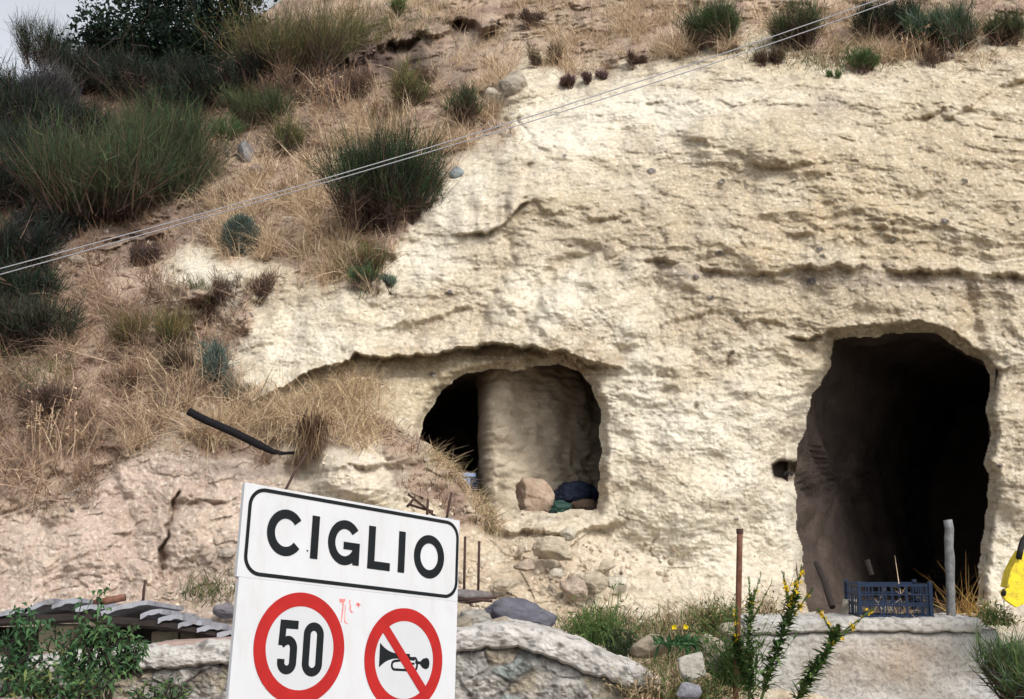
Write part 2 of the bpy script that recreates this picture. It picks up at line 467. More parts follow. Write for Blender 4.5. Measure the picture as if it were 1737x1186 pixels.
dY += rock * (1 - .55 * smoothface) * (fl1 * .034 * msk1 ** 2 + fl2 * .010 * msk2 ** 2) + rock * fl3 * .0045 * msk2
dY += rock * (fbm(XW * 1.5 + 4, ZW * 1.9, 35, 3) * .085 + ridged(XW * 1.1 - ZW * .5, ZW * 1.4 + XW * .3, 36, 4) * -.018)
dY += rock * (cid - .5) * .014 * (1 - .6 * smoothface)
dY += rock * ridged(XW * 2.4 + wx, ZW * 3.6, 30, 5) * -.009
g1, g2, gid = voronoi(XW * 7 + wx * 3, ZW * 9 + wz * 3, 9)
hum = fbm(XW * 1.2, ZW * 1.5, 37, 4)
dY += soil * (np.abs(hum) * -.22 + flakes(2.0, 38, 2.0) * .14 * sstep(-.1, .4, fbm(XW * .7, ZW * .9, 39, 3)))
pebm = np.clip(soil * .7 + rubble + leftface * .5 + .18, 0, 1)
dY += pebm * ((gid - .5) * .05 + (g1 - .4) * .035 * (.4 + gid))
lf = flakes(3.1, 32, 2.4)
dY += leftface * (lf * .040 + ridged(XW * 2.0 + ZW * 1.2, ZW * 1.0 - XW * .8, 33, 5) * -.020)
h1, h2, hid = voronoi(XW * 16 + wx * 5, ZW * 18, 10)
dY += pebm * (h1 - .4) * .022
dY += fbm(XW * 5, ZW * 6, 14, 4) * (.018 + .03 * soil)
dY += rock * (fbm(XW * 13, ZW * 20, 15, 3) * .009 + ridged(XW * 19, ZW * 30, 17, 3) * -.0035)
pock = perlin(XW * 9, ZW * 12, 16)
dY += (rock * .0048 + leftface * .003) * fbm(XW * 44, ZW * 60, 18, 3)
dY += rock * np.clip(pock - .60, 0, 1) * .10
dY += rubble * (cid - .5) * .25
# tool marks near the caves
tm = np.exp(-((PX - 900) / 330.0) ** 2 - ((PY - 650) / 60.0) ** 2)
dY += tm * np.abs(np.sin((ZW * 1.0 + wz * .25 + XW * .05) * 42)) * -.014

# --- cave mouths: rolled lips, then cut
hole = np.zeros(PX.shape, bool)
for poly, roll, amt in ((WINDOW, 20, .25), (DOOR, 22, .34), (NICHE, 7, .12)):
    xs = [p[0] for p in poly]; ys = [p[1] for p in poly]
    m = (PX > min(xs) - 60) & (PX < max(xs) + 60) & (PY > min(ys) - 60) & (PY < max(ys) + 60)
    sd = sdist(PX[m], PY[m], poly) + perlin(PX[m] / 34, PY[m] / 34, 500) * 5 + perlin(PX[m] / 9, PY[m] / 9, 501) * 1.2
    dY[m] += amt * (1 - sstep(-3, roll, sd)) ** 1.5
    if poly is NICHE:
        dY[m] += .42 * (1 - sstep(-3, 1, sd))
    else:
        hole[m] |= sd < 0
YS = YB + dY
PTS = at(PX, PY, YS)

# --- colours of the rock, with shade painted into the niche
def mixc(c, m, k):
    return c * (1 - m[..., None]) + np.array(k) * m[..., None]
def blob(cx, cy, rx, ry):
    return np.exp(-(((PX + jx * 1.3 - cx) / rx) ** 2 + ((PY + jy * 1.3 - cy) / ry) ** 2))
n0 = fbm(XW * .9, ZW * 1.6, 60, 5) * .5 + .5
colr = np.ones(PX.shape + (3,)) * np.array((0.66, 0.575, 0.435))
colr = mixc(colr, sstep(.3, .8, n0), (0.56, 0.465, 0.335))
colr = mixc(colr, sstep(.0, .7, strat) * .5, (0.48, 0.395, 0.30))
colr = mixc(colr, sstep(.1, .55, fl1) * msk1 * .35 + sstep(.15, .6, fl2) * msk2 * .3, (0.36, 0.285, 0.205))
colr = mixc(colr, sstep(.05, .7, fbm(XW * 1.6 + wx, ZW * 2.6, 62, 5)) * .50, (0.45, 0.36, 0.25))
colr = mixc(colr, sstep(.05, .6, fbm(XW * 1.4 + 8, ZW * 2.2, 63, 5)) * .65, (0.76, 0.695, 0.57))
colr = mixc(colr, sstep(.1, .6, fbm(XW * 6, ZW * 9, 61, 4)) * .5, (0.38, 0.31, 0.245))
colr = mixc(colr, sstep(.25, .6, fbm(XW * 16, ZW * 26, 64, 4)) * .5, (0.30, 0.24, 0.19))
colr = mixc(colr, sstep(.1, .8, -strat) * .5, (0.68, 0.59, 0.43))
wht = np.zeros_like(PX)
for b in [(770,340,110,70),(560,590,70,36),(1100,185,260,45),(960,230,120,60),(1180,720,190,60),(1180,930,170,80),(1260,800,90,70),(610,790,90,45),(700,430,80,60),(1710,940,60,120),(1080,640,60,140),(470,600,60,60),(940,500,110,70),(1330,880,40,120),(350,460,70,25)]:
    wht = np.maximum(wht, blob(*b))
colr = mixc(colr, np.clip(wht * 1.1, 0, 1) * .8, (0.82, 0.765, 0.645))
for b, k, a in [((1400,345,45,60),(.52,.36,.16),.6),((1490,340,40,40),(.52,.36,.16),.55),((1290,430,60,30),(.50,.36,.17),.4),((1560,430,80,25),(.50,.36,.18),.4),((1640,520,25,60),(.45,.32,.18),.5),
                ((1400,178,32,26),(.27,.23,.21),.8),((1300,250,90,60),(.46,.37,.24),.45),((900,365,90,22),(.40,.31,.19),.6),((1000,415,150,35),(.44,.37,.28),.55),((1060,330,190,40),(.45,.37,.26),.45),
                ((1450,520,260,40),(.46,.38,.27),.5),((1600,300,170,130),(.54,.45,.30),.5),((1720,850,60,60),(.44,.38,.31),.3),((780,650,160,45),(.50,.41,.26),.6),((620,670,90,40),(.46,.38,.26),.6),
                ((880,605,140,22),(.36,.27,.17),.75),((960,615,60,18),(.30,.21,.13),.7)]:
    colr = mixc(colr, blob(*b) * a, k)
zone = np.clip(blob(1560,330,260,170) + .8 * blob(1080,400,230,70) + .8 * blob(1420,520,300,60) + .5 * blob(1720,800,80,200), 0, 1)
colr = mixc(colr, zone * (.35 + .5 * sstep(.2, .8, fbm(XW * 1.3, ZW * 2, 65, 4) * .5 + .5)), (0.50, 0.415, 0.30))
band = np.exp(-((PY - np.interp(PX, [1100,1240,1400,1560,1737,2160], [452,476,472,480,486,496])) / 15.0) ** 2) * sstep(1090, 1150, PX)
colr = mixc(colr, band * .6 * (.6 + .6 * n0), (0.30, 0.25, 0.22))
# lower left face: pinkish
colr = mixc(colr, leftface * .9, (0.47, 0.355, 0.295))
colr = mixc(colr, leftface * sstep(.2, .8, n0) * .6, (0.66, 0.53, 0.455))
colr = mixc(colr, np.clip(blob(390,900,80,70) + blob(60,930,70,60) + blob(610,790,70,35), 0, 1) * .55, (0.72, 0.60, 0.49))
colr = mixc(colr, np.clip(rubble, 0, 1) * .6, (0.60, 0.47, 0.345))
colr = mixc(colr, rubble * sstep(.2, .7, cid) * .5, (0.68, 0.57, 0.44))
colr = mixc(colr, np.clip(blob(605,800,75,40), 0, 1) * .7, (0.72, 0.62, 0.50))
# soil, with shade painted into the bank hollow
sn = fbm(XW * 2.0, ZW * 2.0, 70, 4) * .5 + .5
sc = np.ones(PX.shape + (3,)) * np.array((0.29, 0.21, 0.165))
sc = mixc(sc, sstep(.35, .8, sn), (0.46, 0.345, 0.265))
sc = mixc(sc, sstep(.6, .9, gid) * .5, (0.50, 0.41, 0.31))
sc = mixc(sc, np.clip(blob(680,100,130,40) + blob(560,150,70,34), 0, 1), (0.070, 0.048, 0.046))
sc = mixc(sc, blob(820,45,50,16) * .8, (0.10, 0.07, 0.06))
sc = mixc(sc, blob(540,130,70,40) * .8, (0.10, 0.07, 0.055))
sc = mixc(sc, np.clip(blob(860,90,110,40) + blob(980,40,80,30), 0, 1) * .7, (0.50, 0.40, 0.31))
sc = mixc(sc, blob(320,760,120,45) * .6, (0.20, 0.145, 0.125))
sc = mixc(sc, np.clip(blob(100,430,120,34) + blob(230,480,60,30) + blob(250,720,60,26) + blob(130,650,40,30) + blob(600,330,40,20) + blob(420,300,50,30), 0, 1) * .65, (0.55, 0.43, 0.34))
sc = mixc(sc, np.clip(blob(250,640,40,30) + blob(60,700,40,40) + blob(200,400,60,30) + blob(330,380,70,30) + blob(520,240,50,30), 0, 1) * .6, (0.11, 0.075, 0.065))
sc = mixc(sc, blob(512,780,30,30) * .9, (0.075, 0.045, 0.035))  # bank hollow, its shade put into the soil colour
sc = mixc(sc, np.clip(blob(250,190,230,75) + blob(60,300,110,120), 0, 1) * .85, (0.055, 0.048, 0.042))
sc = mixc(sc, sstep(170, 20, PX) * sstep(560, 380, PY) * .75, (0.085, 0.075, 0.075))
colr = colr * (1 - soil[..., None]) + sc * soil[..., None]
colr *= (1 - .30 * sstep(.45, .8, -pock))[..., None]
# inclusions: dark pebbles set in the tuff
for (cx, cy, r) in [(1224,309,6),(1602,376,6),(1586,384,4),(1636,307,5),(1516,408,5),(1390,423,6),(1396,434,4),(1220,430,6),(763,497,6),(1105,290,7),(735,636,6),(1560,250,3),(1695,790,5),(1376,478,8),(1205,505,6),(1180,470,5),(958,265,4),(1250,880,3)]:
    d = np.hypot(PX - cx, (PY - cy) * 1.2) + perlin(PX / 6, PY / 6, 88) * 2
    k = 1 - sstep(r - 1.5, r + 1, d)
    colr = mixc(colr, k * .85, (0.12, 0.115, 0.13))
    PTS[..., 1] -= k * .03
sp1 = sstep(.22, .55, fbm(XW * 21, ZW * 27, 66, 4)) * (.3 + .7 * sstep(-.3, .4, fbm(XW * 2, ZW * 3, 67, 3)))
colr = mixc(colr, rock * sp1 * .55, (0.30, 0.235, 0.175))
sp2 = sstep(.30, .60, fbm(XW * 26 + 7, ZW * 30, 68, 4))
colr = mixc(colr, rock * sp2 * .5, (0.84, 0.79, 0.68))
bedl = sstep(.28, .62, fbm(XW * 3.0 + wx, (ZW + wz * .3) * 26, 69, 4))
colr = mixc(colr, rock * bedl * .42 * (.4 + .6 * msk2), (0.36, 0.285, 0.21))
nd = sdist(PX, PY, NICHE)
colr = mixc(colr, (1 - sstep(-2, 5, nd)) * .8, (0.27, 0.215, 0.18))  # niche darkened in the rock colour to stand for its shade
colr = np.clip(colr, 0.01, 0.85)

# closing skirts at the back so that nothing behind the cliff is open
def pad(A, fn_top, fn_side):
    return A
back = PTS.copy()
top1 = PTS[0].copy(); top1[:, 1] += 6; top1[:, 2] -= .4
top2 = top1.copy(); top2[:, 1] += 14; top2[:, 2] = -1.5
G = np.concatenate([top2[None], top1[None], PTS], 0)
l1 = G[:, 0].copy(); l1[:, 0] -= 3; l1[:, 1] += 12; l1[:, 2] = np.minimum(l1[:, 2], 8)
l2 = l1.copy(); l2[:, 1] += 40; l2[:, 2] = np.minimum(l2[:, 2] - 6, 0)
r1 = G[:, -1].copy(); r1[:, 0] += 3; r1[:, 1] += 8
r2 = r1.copy(); r2[:, 1] += 30; r2[:, 2] = np.minimum(r2[:, 2] - 8, 0)
G = np.concatenate([l2[:, None], l1[:, None], G, r1[:, None], r2[:, None]], 1)
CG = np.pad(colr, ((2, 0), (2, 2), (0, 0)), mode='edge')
HG = np.pad(hole, ((2, 0), (2, 2)))
nr, nc = G.shape[:2]
idx = np.arange(nr * nc).reshape(nr, nc)
keep = ~(HG[:-1, :-1] & HG[1:, :-1] & HG[:-1, 1:] & HG[1:, 1:])
quads = np.stack([idx[:-1, :-1], idx[1:, :-1], idx[1:, 1:], idx[:-1, 1:]], -1)[keep]
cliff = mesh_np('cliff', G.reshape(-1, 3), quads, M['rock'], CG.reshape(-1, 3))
tag(cliff, kind='structure')

def surf(px, py):
    i = np.clip(np.searchsorted(GX, px), 0, len(GX) - 1)
    j = int(np.argmin(np.abs(PY[:, i] - py)))
    return PTS[j, i].copy()

# ------------------------------------------------------------------ cave rooms behind the mouths, and the pillar
def resample(poly, n):
    p = np.array(list(poly) + [poly[0]], float)
    s = np.r_[0, np.cumsum(np.hypot(*np.diff(p, axis=0).T))]
    t = np.linspace(0, s[-1], n, endpoint=False)
    return np.c_[np.interp(t, s, p[:, 0]), np.interp(t, s, p[:, 1])]

def cave(name, poly, rings, floor_z, colf, seed):
    """rings: (depth y, shift x, scale x, scale z up); ring 0 sits just behind the lip"""
    n = 160
    c = resample(poly, n)
    cen = c.mean(0)
    d = c - cen
    c = c + d / np.hypot(*d.T)[:, None] * 12
    ii = np.clip(np.searchsorted(GX, c[:, 0]), 0, len(GX) - 1)
    jj = np.array([int(np.argmin(np.abs(PY[:, i] - y))) for i, y in zip(ii, c[:, 1])])
    Y0 = YS[jj, ii] + .035
    med = np.array([np.median(np.take(Y0, range(k - 12, k + 13), mode='wrap')) for k in range(n)])
    ker = np.hanning(17) / np.hanning(17).sum()
    Y0 = np.convolve(np.r_[med[-8:], med, med[:8]], ker, 'valid') + .03
    W0 = at(c[:, 0], c[:, 1], Y0)
    wc = W0.mean(0)
    ys = [r[0] for r in rings]
    m = 60
    V = []
    for k in range(m):
        f = k / (m - 1) * (len(rings) - 1)
        i = min(int(f), len(rings) - 2); t = f - i
        r = [a * (1 - t) + b * t for a, b in zip(rings[i], rings[i + 1])]
        P = W0.copy()
        P[:, 0] = wc[0] + (W0[:, 0] - wc[0]) * r[2] + r[1]
        P[:, 2] = wc[2] + (W0[:, 2] - wc[2]) * r[3]
        P[:, 2] = np.maximum(P[:, 2], floor_z - (0.02 if k else 0))
        P[:, 1] = Y0 + .02 * k + max(0, r[0] - rings[0][0]) * (rings[-1][0] - Y0 - 1.2) / (rings[-1][0] - rings[0][0])
        a = np.arctan2(P[:, 2] - wc[2], P[:, 0] - wc[0])
        nz = fbm(np.cos(a) * 2 + 5, np.sin(a) * 2 + r[0] * 1.6, seed, 4) * .16 * min(1, k / 8)
        nz += fbm(np.cos(a) * 9, np.sin(a) * 9 + r[0] * 7, seed + 5, 3) * .04 * min(1, k / 5)
        if k < 16: nz = np.abs(nz) + .015 * min(1, k / 3)
        P[:, 0] += np.cos(a) * nz; P[:, 2] += np.sin(a) * nz * .6
        V.append(P)
    V = np.array(V)
    last = V[-1].mean(0)
    ring = np.arange(m * n).reshape(m, n)
    q = np.stack([ring[:-1], np.roll(ring[:-1], -1, 1), np.roll(ring[1:], -1, 1), ring[1:]], -1).reshape(-1, 4)
    verts = np.vstack([V.reshape(-1, 3), last[None]])
    tr = np.stack([ring[-1], np.roll(ring[-1], -1), np.full(n, m * n)], -1)
    cols = colf(verts)
    o = mesh_np(name, verts, q, M['cave'], cols, tris=tr)
    tag(o, kind='structure'); return o

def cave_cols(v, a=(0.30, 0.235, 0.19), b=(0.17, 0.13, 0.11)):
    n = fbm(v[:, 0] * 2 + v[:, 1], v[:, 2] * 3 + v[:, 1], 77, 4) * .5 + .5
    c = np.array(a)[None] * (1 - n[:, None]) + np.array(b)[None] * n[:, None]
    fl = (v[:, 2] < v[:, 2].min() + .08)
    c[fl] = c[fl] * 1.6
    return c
zf1 = float(at(900, 878, 11.5)[2])
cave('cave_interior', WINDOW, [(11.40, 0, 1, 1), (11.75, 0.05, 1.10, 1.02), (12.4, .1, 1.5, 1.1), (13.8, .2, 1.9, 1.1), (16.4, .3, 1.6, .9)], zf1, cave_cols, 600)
zf2 = float(at(1500, 1040, 11.0)[2])
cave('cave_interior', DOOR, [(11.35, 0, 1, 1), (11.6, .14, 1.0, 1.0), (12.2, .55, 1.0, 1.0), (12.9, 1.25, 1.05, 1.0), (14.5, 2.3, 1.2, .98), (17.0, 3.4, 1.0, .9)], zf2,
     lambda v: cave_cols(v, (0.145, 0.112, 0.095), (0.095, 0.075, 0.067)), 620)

def pillar():
    n, m = 220, 130
    c0 = at(856, 868, 11.95); c0[1] += 1.60
    ztop = at(880, 575, 12.2)[2]
    V = []; C = []
    for k in range(m):
        t = k / (m - 1)
        z = zf1 - .06 + (ztop - zf1 + .06) * t
        flare = .10 * max(0, (t - .72) / .28) ** 2 + .05 * max(0, (.18 - t) / .18) ** 2
        for i in range(n):
            a = 2 * math.pi * i / n
            ca, sa = math.cos(a), math.sin(a)
            if ca > 0:
                x = 1.28 * abs(ca) ** 1.55; y = (1.60 + flare) * np.sign(sa) * abs(sa) ** 1.55
            else:
                x = -(.30 + flare) * abs(ca) ** .6; y = (1.60 + flare) * np.sign(sa) * abs(sa) ** .5
            V.append((c0[0] + x, c0[1] + y + .30 * t * t, z))
    V = np.array(V)
    dx = V[:, 0] - c0[0]; dy = V[:, 1] - c0[1] + .001
    r = np.hypot(dx, dy); th = np.arctan2(dy, dx)
    h = fbm(V[:, 0] * 2.4 + V[:, 1], V[:, 2] * 2.4, 640, 4) * .06 + ridged(V[:, 0] * 5 + V[:, 1] * 3, V[:, 2] * 11, 641, 5) * .016 + fbm(V[:, 0] * 20 + V[:, 1] * 9, V[:, 2] * 26, 646, 3) * .010
    V[:, 0] += dx / r * h; V[:, 1] += dy / r * h
    n0 = np.clip(fbm(V[:, 0] * 4 + V[:, 1] * 2, V[:, 2] * 9, 642, 5) * .8 + .5, 0, 1)
    C = np.array((0.72, 0.62, 0.48)) * (1 - n0[:, None]) + np.array((0.56, 0.465, 0.345)) * n0[:, None]
    sm = (sstep(.60, .95, (V[:, 2] - zf1) / (ztop - zf1)) * .5)[:, None]
    C = C * (1 - sm) + np.array((0.40, 0.30, 0.205)) * sm
    ring = np.arange(m * n).reshape(m, n)
    q = np.stack([ring[:-1], np.roll(ring[:-1], -1, 1), np.roll(ring[1:], -1, 1), ring[1:]], -1).reshape(-1, 4)
    tag(mesh_np('rock_pillar', V, q, M['rock'], C), kind='structure')
pillar()

# ------------------------------------------------------------------ ribbons and leaves
def unit(v):
    return v / (np.linalg.norm(v, axis=-1, keepdims=True) + 1e-9)

def ribbons(base, d, L, w, bend, col, segs=2, tip=.15):
    N = len(base)
    t = np.linspace(0, 1, segs + 1)
    d = unit(d)
    P = base[:, None] + d[:, None] * (L[:, None] * t)[..., None] + bend[:, None] * (L[:, None] * t ** 2)[..., None]
    side = unit(np.cross(d, RNG.normal(size=(N, 3)) + np.array([0, .8, 0])))
    wid = w[:, None] * (1 - (1 - tip) * t ** 1.5)
    A = P - side[:, None] * wid[..., None] * .5; B = P + side[:, None] * wid[..., None] * .5
    V = np.stack([A, B], 2).reshape(-1, 3)
    b = (np.arange(N) * (segs + 1) * 2)[:, None] + (np.arange(segs) * 2)[None]
    q = np.stack([b, b + 1, b + 3, b + 2], -1).reshape(-1, 4)
    C = np.repeat(col, (segs + 1) * 2, 0)
    return V, q, C

def leaves(base, d, n, L, w, col, fold=.15, droop=.0):
    N = len(base)
    d = unit(d); s = unit(np.cross(d, n)); n = np.cross(s, d)
    L = L[:, None]; w = w[:, None]
    tipp = base + d * L + np.array([0, 0, -1.]) * L * droop
    mid = base + d * L * .45 - n * w * fold
    l = base + d * L * .42 - s * w * .5; r = base + d * L * .42 + s * w * .5
    V = np.stack([base, l, tipp, r, mid], 1).reshape(-1, 3)
    b = (np.arange(N) * 5)[:, None]
    q = np.concatenate([b + np.array([0, 4, 2, 1]), b + np.array([0, 3, 2, 4])], 1).reshape(-1, 4)
    return V, q, np.repeat(col, 5, 0)

def join(parts):
    V = []; Q = []; C = []; n = 0
    for v, q, c in parts:
        V.append(v); Q.append(q + n); C.append(c); n += len(v)
    return np.vstack(V), np.vstack(Q), np.vstack(C)

def pick(cols, N, jit=.18):
    cols = np.array(cols, float)
    k = RNG.integers(0, len(cols), N)
    t = RNG.random((N, 1))
    k2 = RNG.integers(0, len(cols), N)
    c = cols[k] * t + cols[k2] * (1 - t)
    return c * (1 + RNG.normal(size=(N, 1)) * jit).clip(.5, 1.6)

STRAW = [(0.60, 0.465, 0.31), (0.46, 0.335, 0.22), (0.70, 0.575, 0.41), (0.28, 0.19, 0.13)]
BROWN = [(0.30, 0.19, 0.115), (0.22, 0.14, 0.095), (0.38, 0.26, 0.16), (0.26, 0.17, 0.13)]
PINKY = [(0.44, 0.315, 0.235), (0.30, 0.205, 0.16), (0.52, 0.385, 0.28), (0.22, 0.15, 0.12)]
BROOM = [(0.048, 0.086, 0.038), (0.070, 0.110, 0.048), (0.026, 0.048, 0.030), (0.095, 0.110, 0.052), (0.075, 0.065, 0.045)]
BROOMDK = [(0.012, 0.022, 0.015), (0.018, 0.033, 0.020), (0.028, 0.042, 0.024), (0.026, 0.023, 0.022)]
OLIVE = [(0.12, 0.115, 0.048), (0.17, 0.14, 0.06), (0.09, 0.095, 0.045), (0.20, 0.145, 0.075)]
GREEN = [(0.085, 0.14, 0.045), (0.060, 0.115, 0.040), (0.12, 0.165, 0.055)]
GREY = [(0.11, 0.145, 0.125), (0.085, 0.120, 0.105), (0.135, 0.165, 0.14)]
DEAD = [(0.10, 0.066, 0.052), (0.15, 0.10, 0.075), (0.065, 0.045, 0.042)]

# area of one grid cell in picture units, for even scattering
cw = np.gradient(GX)[None, :] * np.abs(np.gradient(PY, axis=0))
inview = ((PX > -120) & (PX < 1860) & (PY > -120) & (PY < 1190)).astype(float)
def patch_density(ps):
    d = np.zeros_like(PX)
    for (cx, cy, rx, ry, a) in ps:
        d = np.maximum(d, a * np.exp(-(((PX - cx) / rx) ** 2 + ((PY - cy) / ry) ** 2) ** 1.3))
    return d
def scatter(dens, N):
    p = (dens * cw * inview * ~hole).ravel()
    p = p / p.sum()
    k = RNG.choice(p.size, N, p=p)
    return PTS.reshape(-1, 3)[k], PX.ravel()[k], PY.ravel()[k]

clump = sstep(-.02, .38, fbm(XW * 2.2, ZW * 2.6, 200, 4)) ** 1.4
def grass(name, dens, N, Lr, cols, lean=.5, droop=.35, w=.006, up=(0, -.25, 1), segs=3):
    b, _, _ = scatter(dens, N)
    b = b + RNG.normal(size=(N, 3)) * .012
    d = np.array(up)[None] + RNG.normal(size=(N, 3)) * lean
    d[:, 2] = np.abs(d[:, 2]) + .1
    L = RNG.uniform(*Lr, N) * (0.6 + .8 * RNG.random(N))
    bend = RNG.normal(size=(N, 3)) * .22; bend[:, 2] = -np.abs(RNG.normal(size=N)) * droop
    return ribbons(b - unit(d) * .02, d, L, np.full(N, w) * RNG.uniform(.6, 1.3, N), bend, pick(cols, N), segs)

soilonly = soil * (1 - sstep(1.0, 1.2, rubble))
gold = patch_density([(480,380,110,90,1),(560,450,90,50,.9),(600,250,130,80,.8),(520,190,80,60,.7),(770,235,70,50,.7),(835,215,40,45,.9),(700,190,90,50,.5),(820,120,80,40,.5),
    (1000,70,150,30,.45),(1100,45,90,40,.7),(1250,70,60,18,.6),(1330,50,80,30,.5),(1500,60,200,40,.45),(1640,115,70,14,.5),(640,40,110,30,.7),(720,20,60,30,.6),(900,8,60,20,.6),
    (1420,97,150,16,.8),(1150,92,70,14,.8),(1600,102,130,14,.9),(960,112,60,18,.8),(1230,90,90,12,.7),(1720,85,60,14,.8),(330,690,90,60,.9),(380,740,40,26,.5),(250,760,60,20,.4)]) * (0.03 + clump)
gold = gold * (1 - .9 * np.clip(blob(690,92,120,32) + blob(560,140,60,24), 0, 1))
parts = [grass('g', gold * (soil * .9 + .1), 40000, (.12, .50), STRAW, .70, .5, .0058)]
leftg = patch_density([(100,560,120,70,.9),(180,640,140,90,1),(90,720,100,80,1),(60,800,60,40,.5),(150,500,130,50,.6),(330,600,60,60,.6)]) * (.05 + clump)
parts.append(grass('g', leftg, 15000, (.08, .40), PINKY + PINKY + STRAW[:2], .95, .6, .006))
tag(mesh_np('dry_grass', *join(parts)[:2], M['stalk'], join(parts)[2], smooth=False), 'dry straw coloured grass covering the hillside beside and above the rock', 'dry grass', kind='stuff')
V_, Q_, C_ = join([grass('g', patch_density([(455,705,70,34,1),(540,690,60,30,1),(585,680,50,40,1.2),(525,712,50,24,1.4),(610,730,40,30,1),(500,720,40,26,.8)]), 5200, (.14, .42), STRAW + [(.62,.5,.3)], .5, .75, .0065, up=(.1, -.7, .8)),
    grass('g', np.exp(-(seg_dist(PX, PY, [(735,770),(775,800),(805,835),(832,885)]) / 11.0) ** 2), 1500, (.10, .26), STRAW + [(.2,.2,.08)], .45, 1.1, .006, up=(.3, -.6, .5))])
tag(mesh_np('straw_fringe', V_, Q_, M['stalk'], C_, smooth=False), 'bright straw hanging over the earth bank left of the window cave', 'dry grass', kind='stuff')
clump2 = sstep(-.05, .4, fbm(XW * 1.8 + 20, ZW * 2.2, 201, 4))
duff = soilonly * (0.08 + clump2 + 1.2 * np.clip(blob(250,190,230,75) + blob(60,300,110,120), 0, 1)) * (1 - .92 * np.clip(blob(690,92,120,34) + blob(900,80,120,45), 0, 1)) * (1 - sstep(1050, 1150, PX) * .5)
V_, Q_, C_ = join([grass('g', duff, 42000, (.05, .20), BROWN + DEAD + DEAD + PINKY[:2], .8, .3, .0058), grass('g', duff * sstep(700, 300, PX), 22000, (.10, .32), DEAD + BROWN, .7, .1, .006, segs=2)])
tag(mesh_np('undergrowth', V_, Q_, M['stalk'], C_, smooth=False), 'low brown twigs and dead stems over the hillside soil', 'undergrowth', kind='stuff')
green = patch_density([(30,560,40,50,.8),(60,170,60,40,.6),(640,40,110,26,.8),(330,250,60,40,.7),(270,180,40,30,.6),(700,10,50,20,.6),(300,320,60,30,.5),(1420,105,80,20,.5),(1300,90,60,20,.3),(60,640,60,40,.35),(620,470,40,30,.3),(350,1010,40,18,.5),(90,560,50,60,.3)])
weedd = patch_density([(1010,1066,45,26,1),(1075,1074,40,18,.9),(1140,1070,50,22,.9),(1200,1056,50,20,1),(1230,1090,40,40,1),(1130,1110,60,30,.8),(1120,1160,60,26,.7),(1240,1160,40,30,.7),(1290,1060,30,14,.5),(900,1075,30,16,.3)])
V_, Q_, C_ = join([grass('g', green, 7000, (.08, .26), GREEN + OLIVE, .5, .3, .007), grass('g', weedd, 7000, (.06, .20), GREEN + GREEN + OLIVE + STRAW[:2], .55, .4, .008),
    grass('g', weedd, 1500, (.10, .30), STRAW, .5, .5, .006)])
tag(mesh_np('weeds', V_, Q_, M['plant'], C_, smooth=False), 'green weeds and grass along the foot of the cliff', 'weeds', kind='stuff')

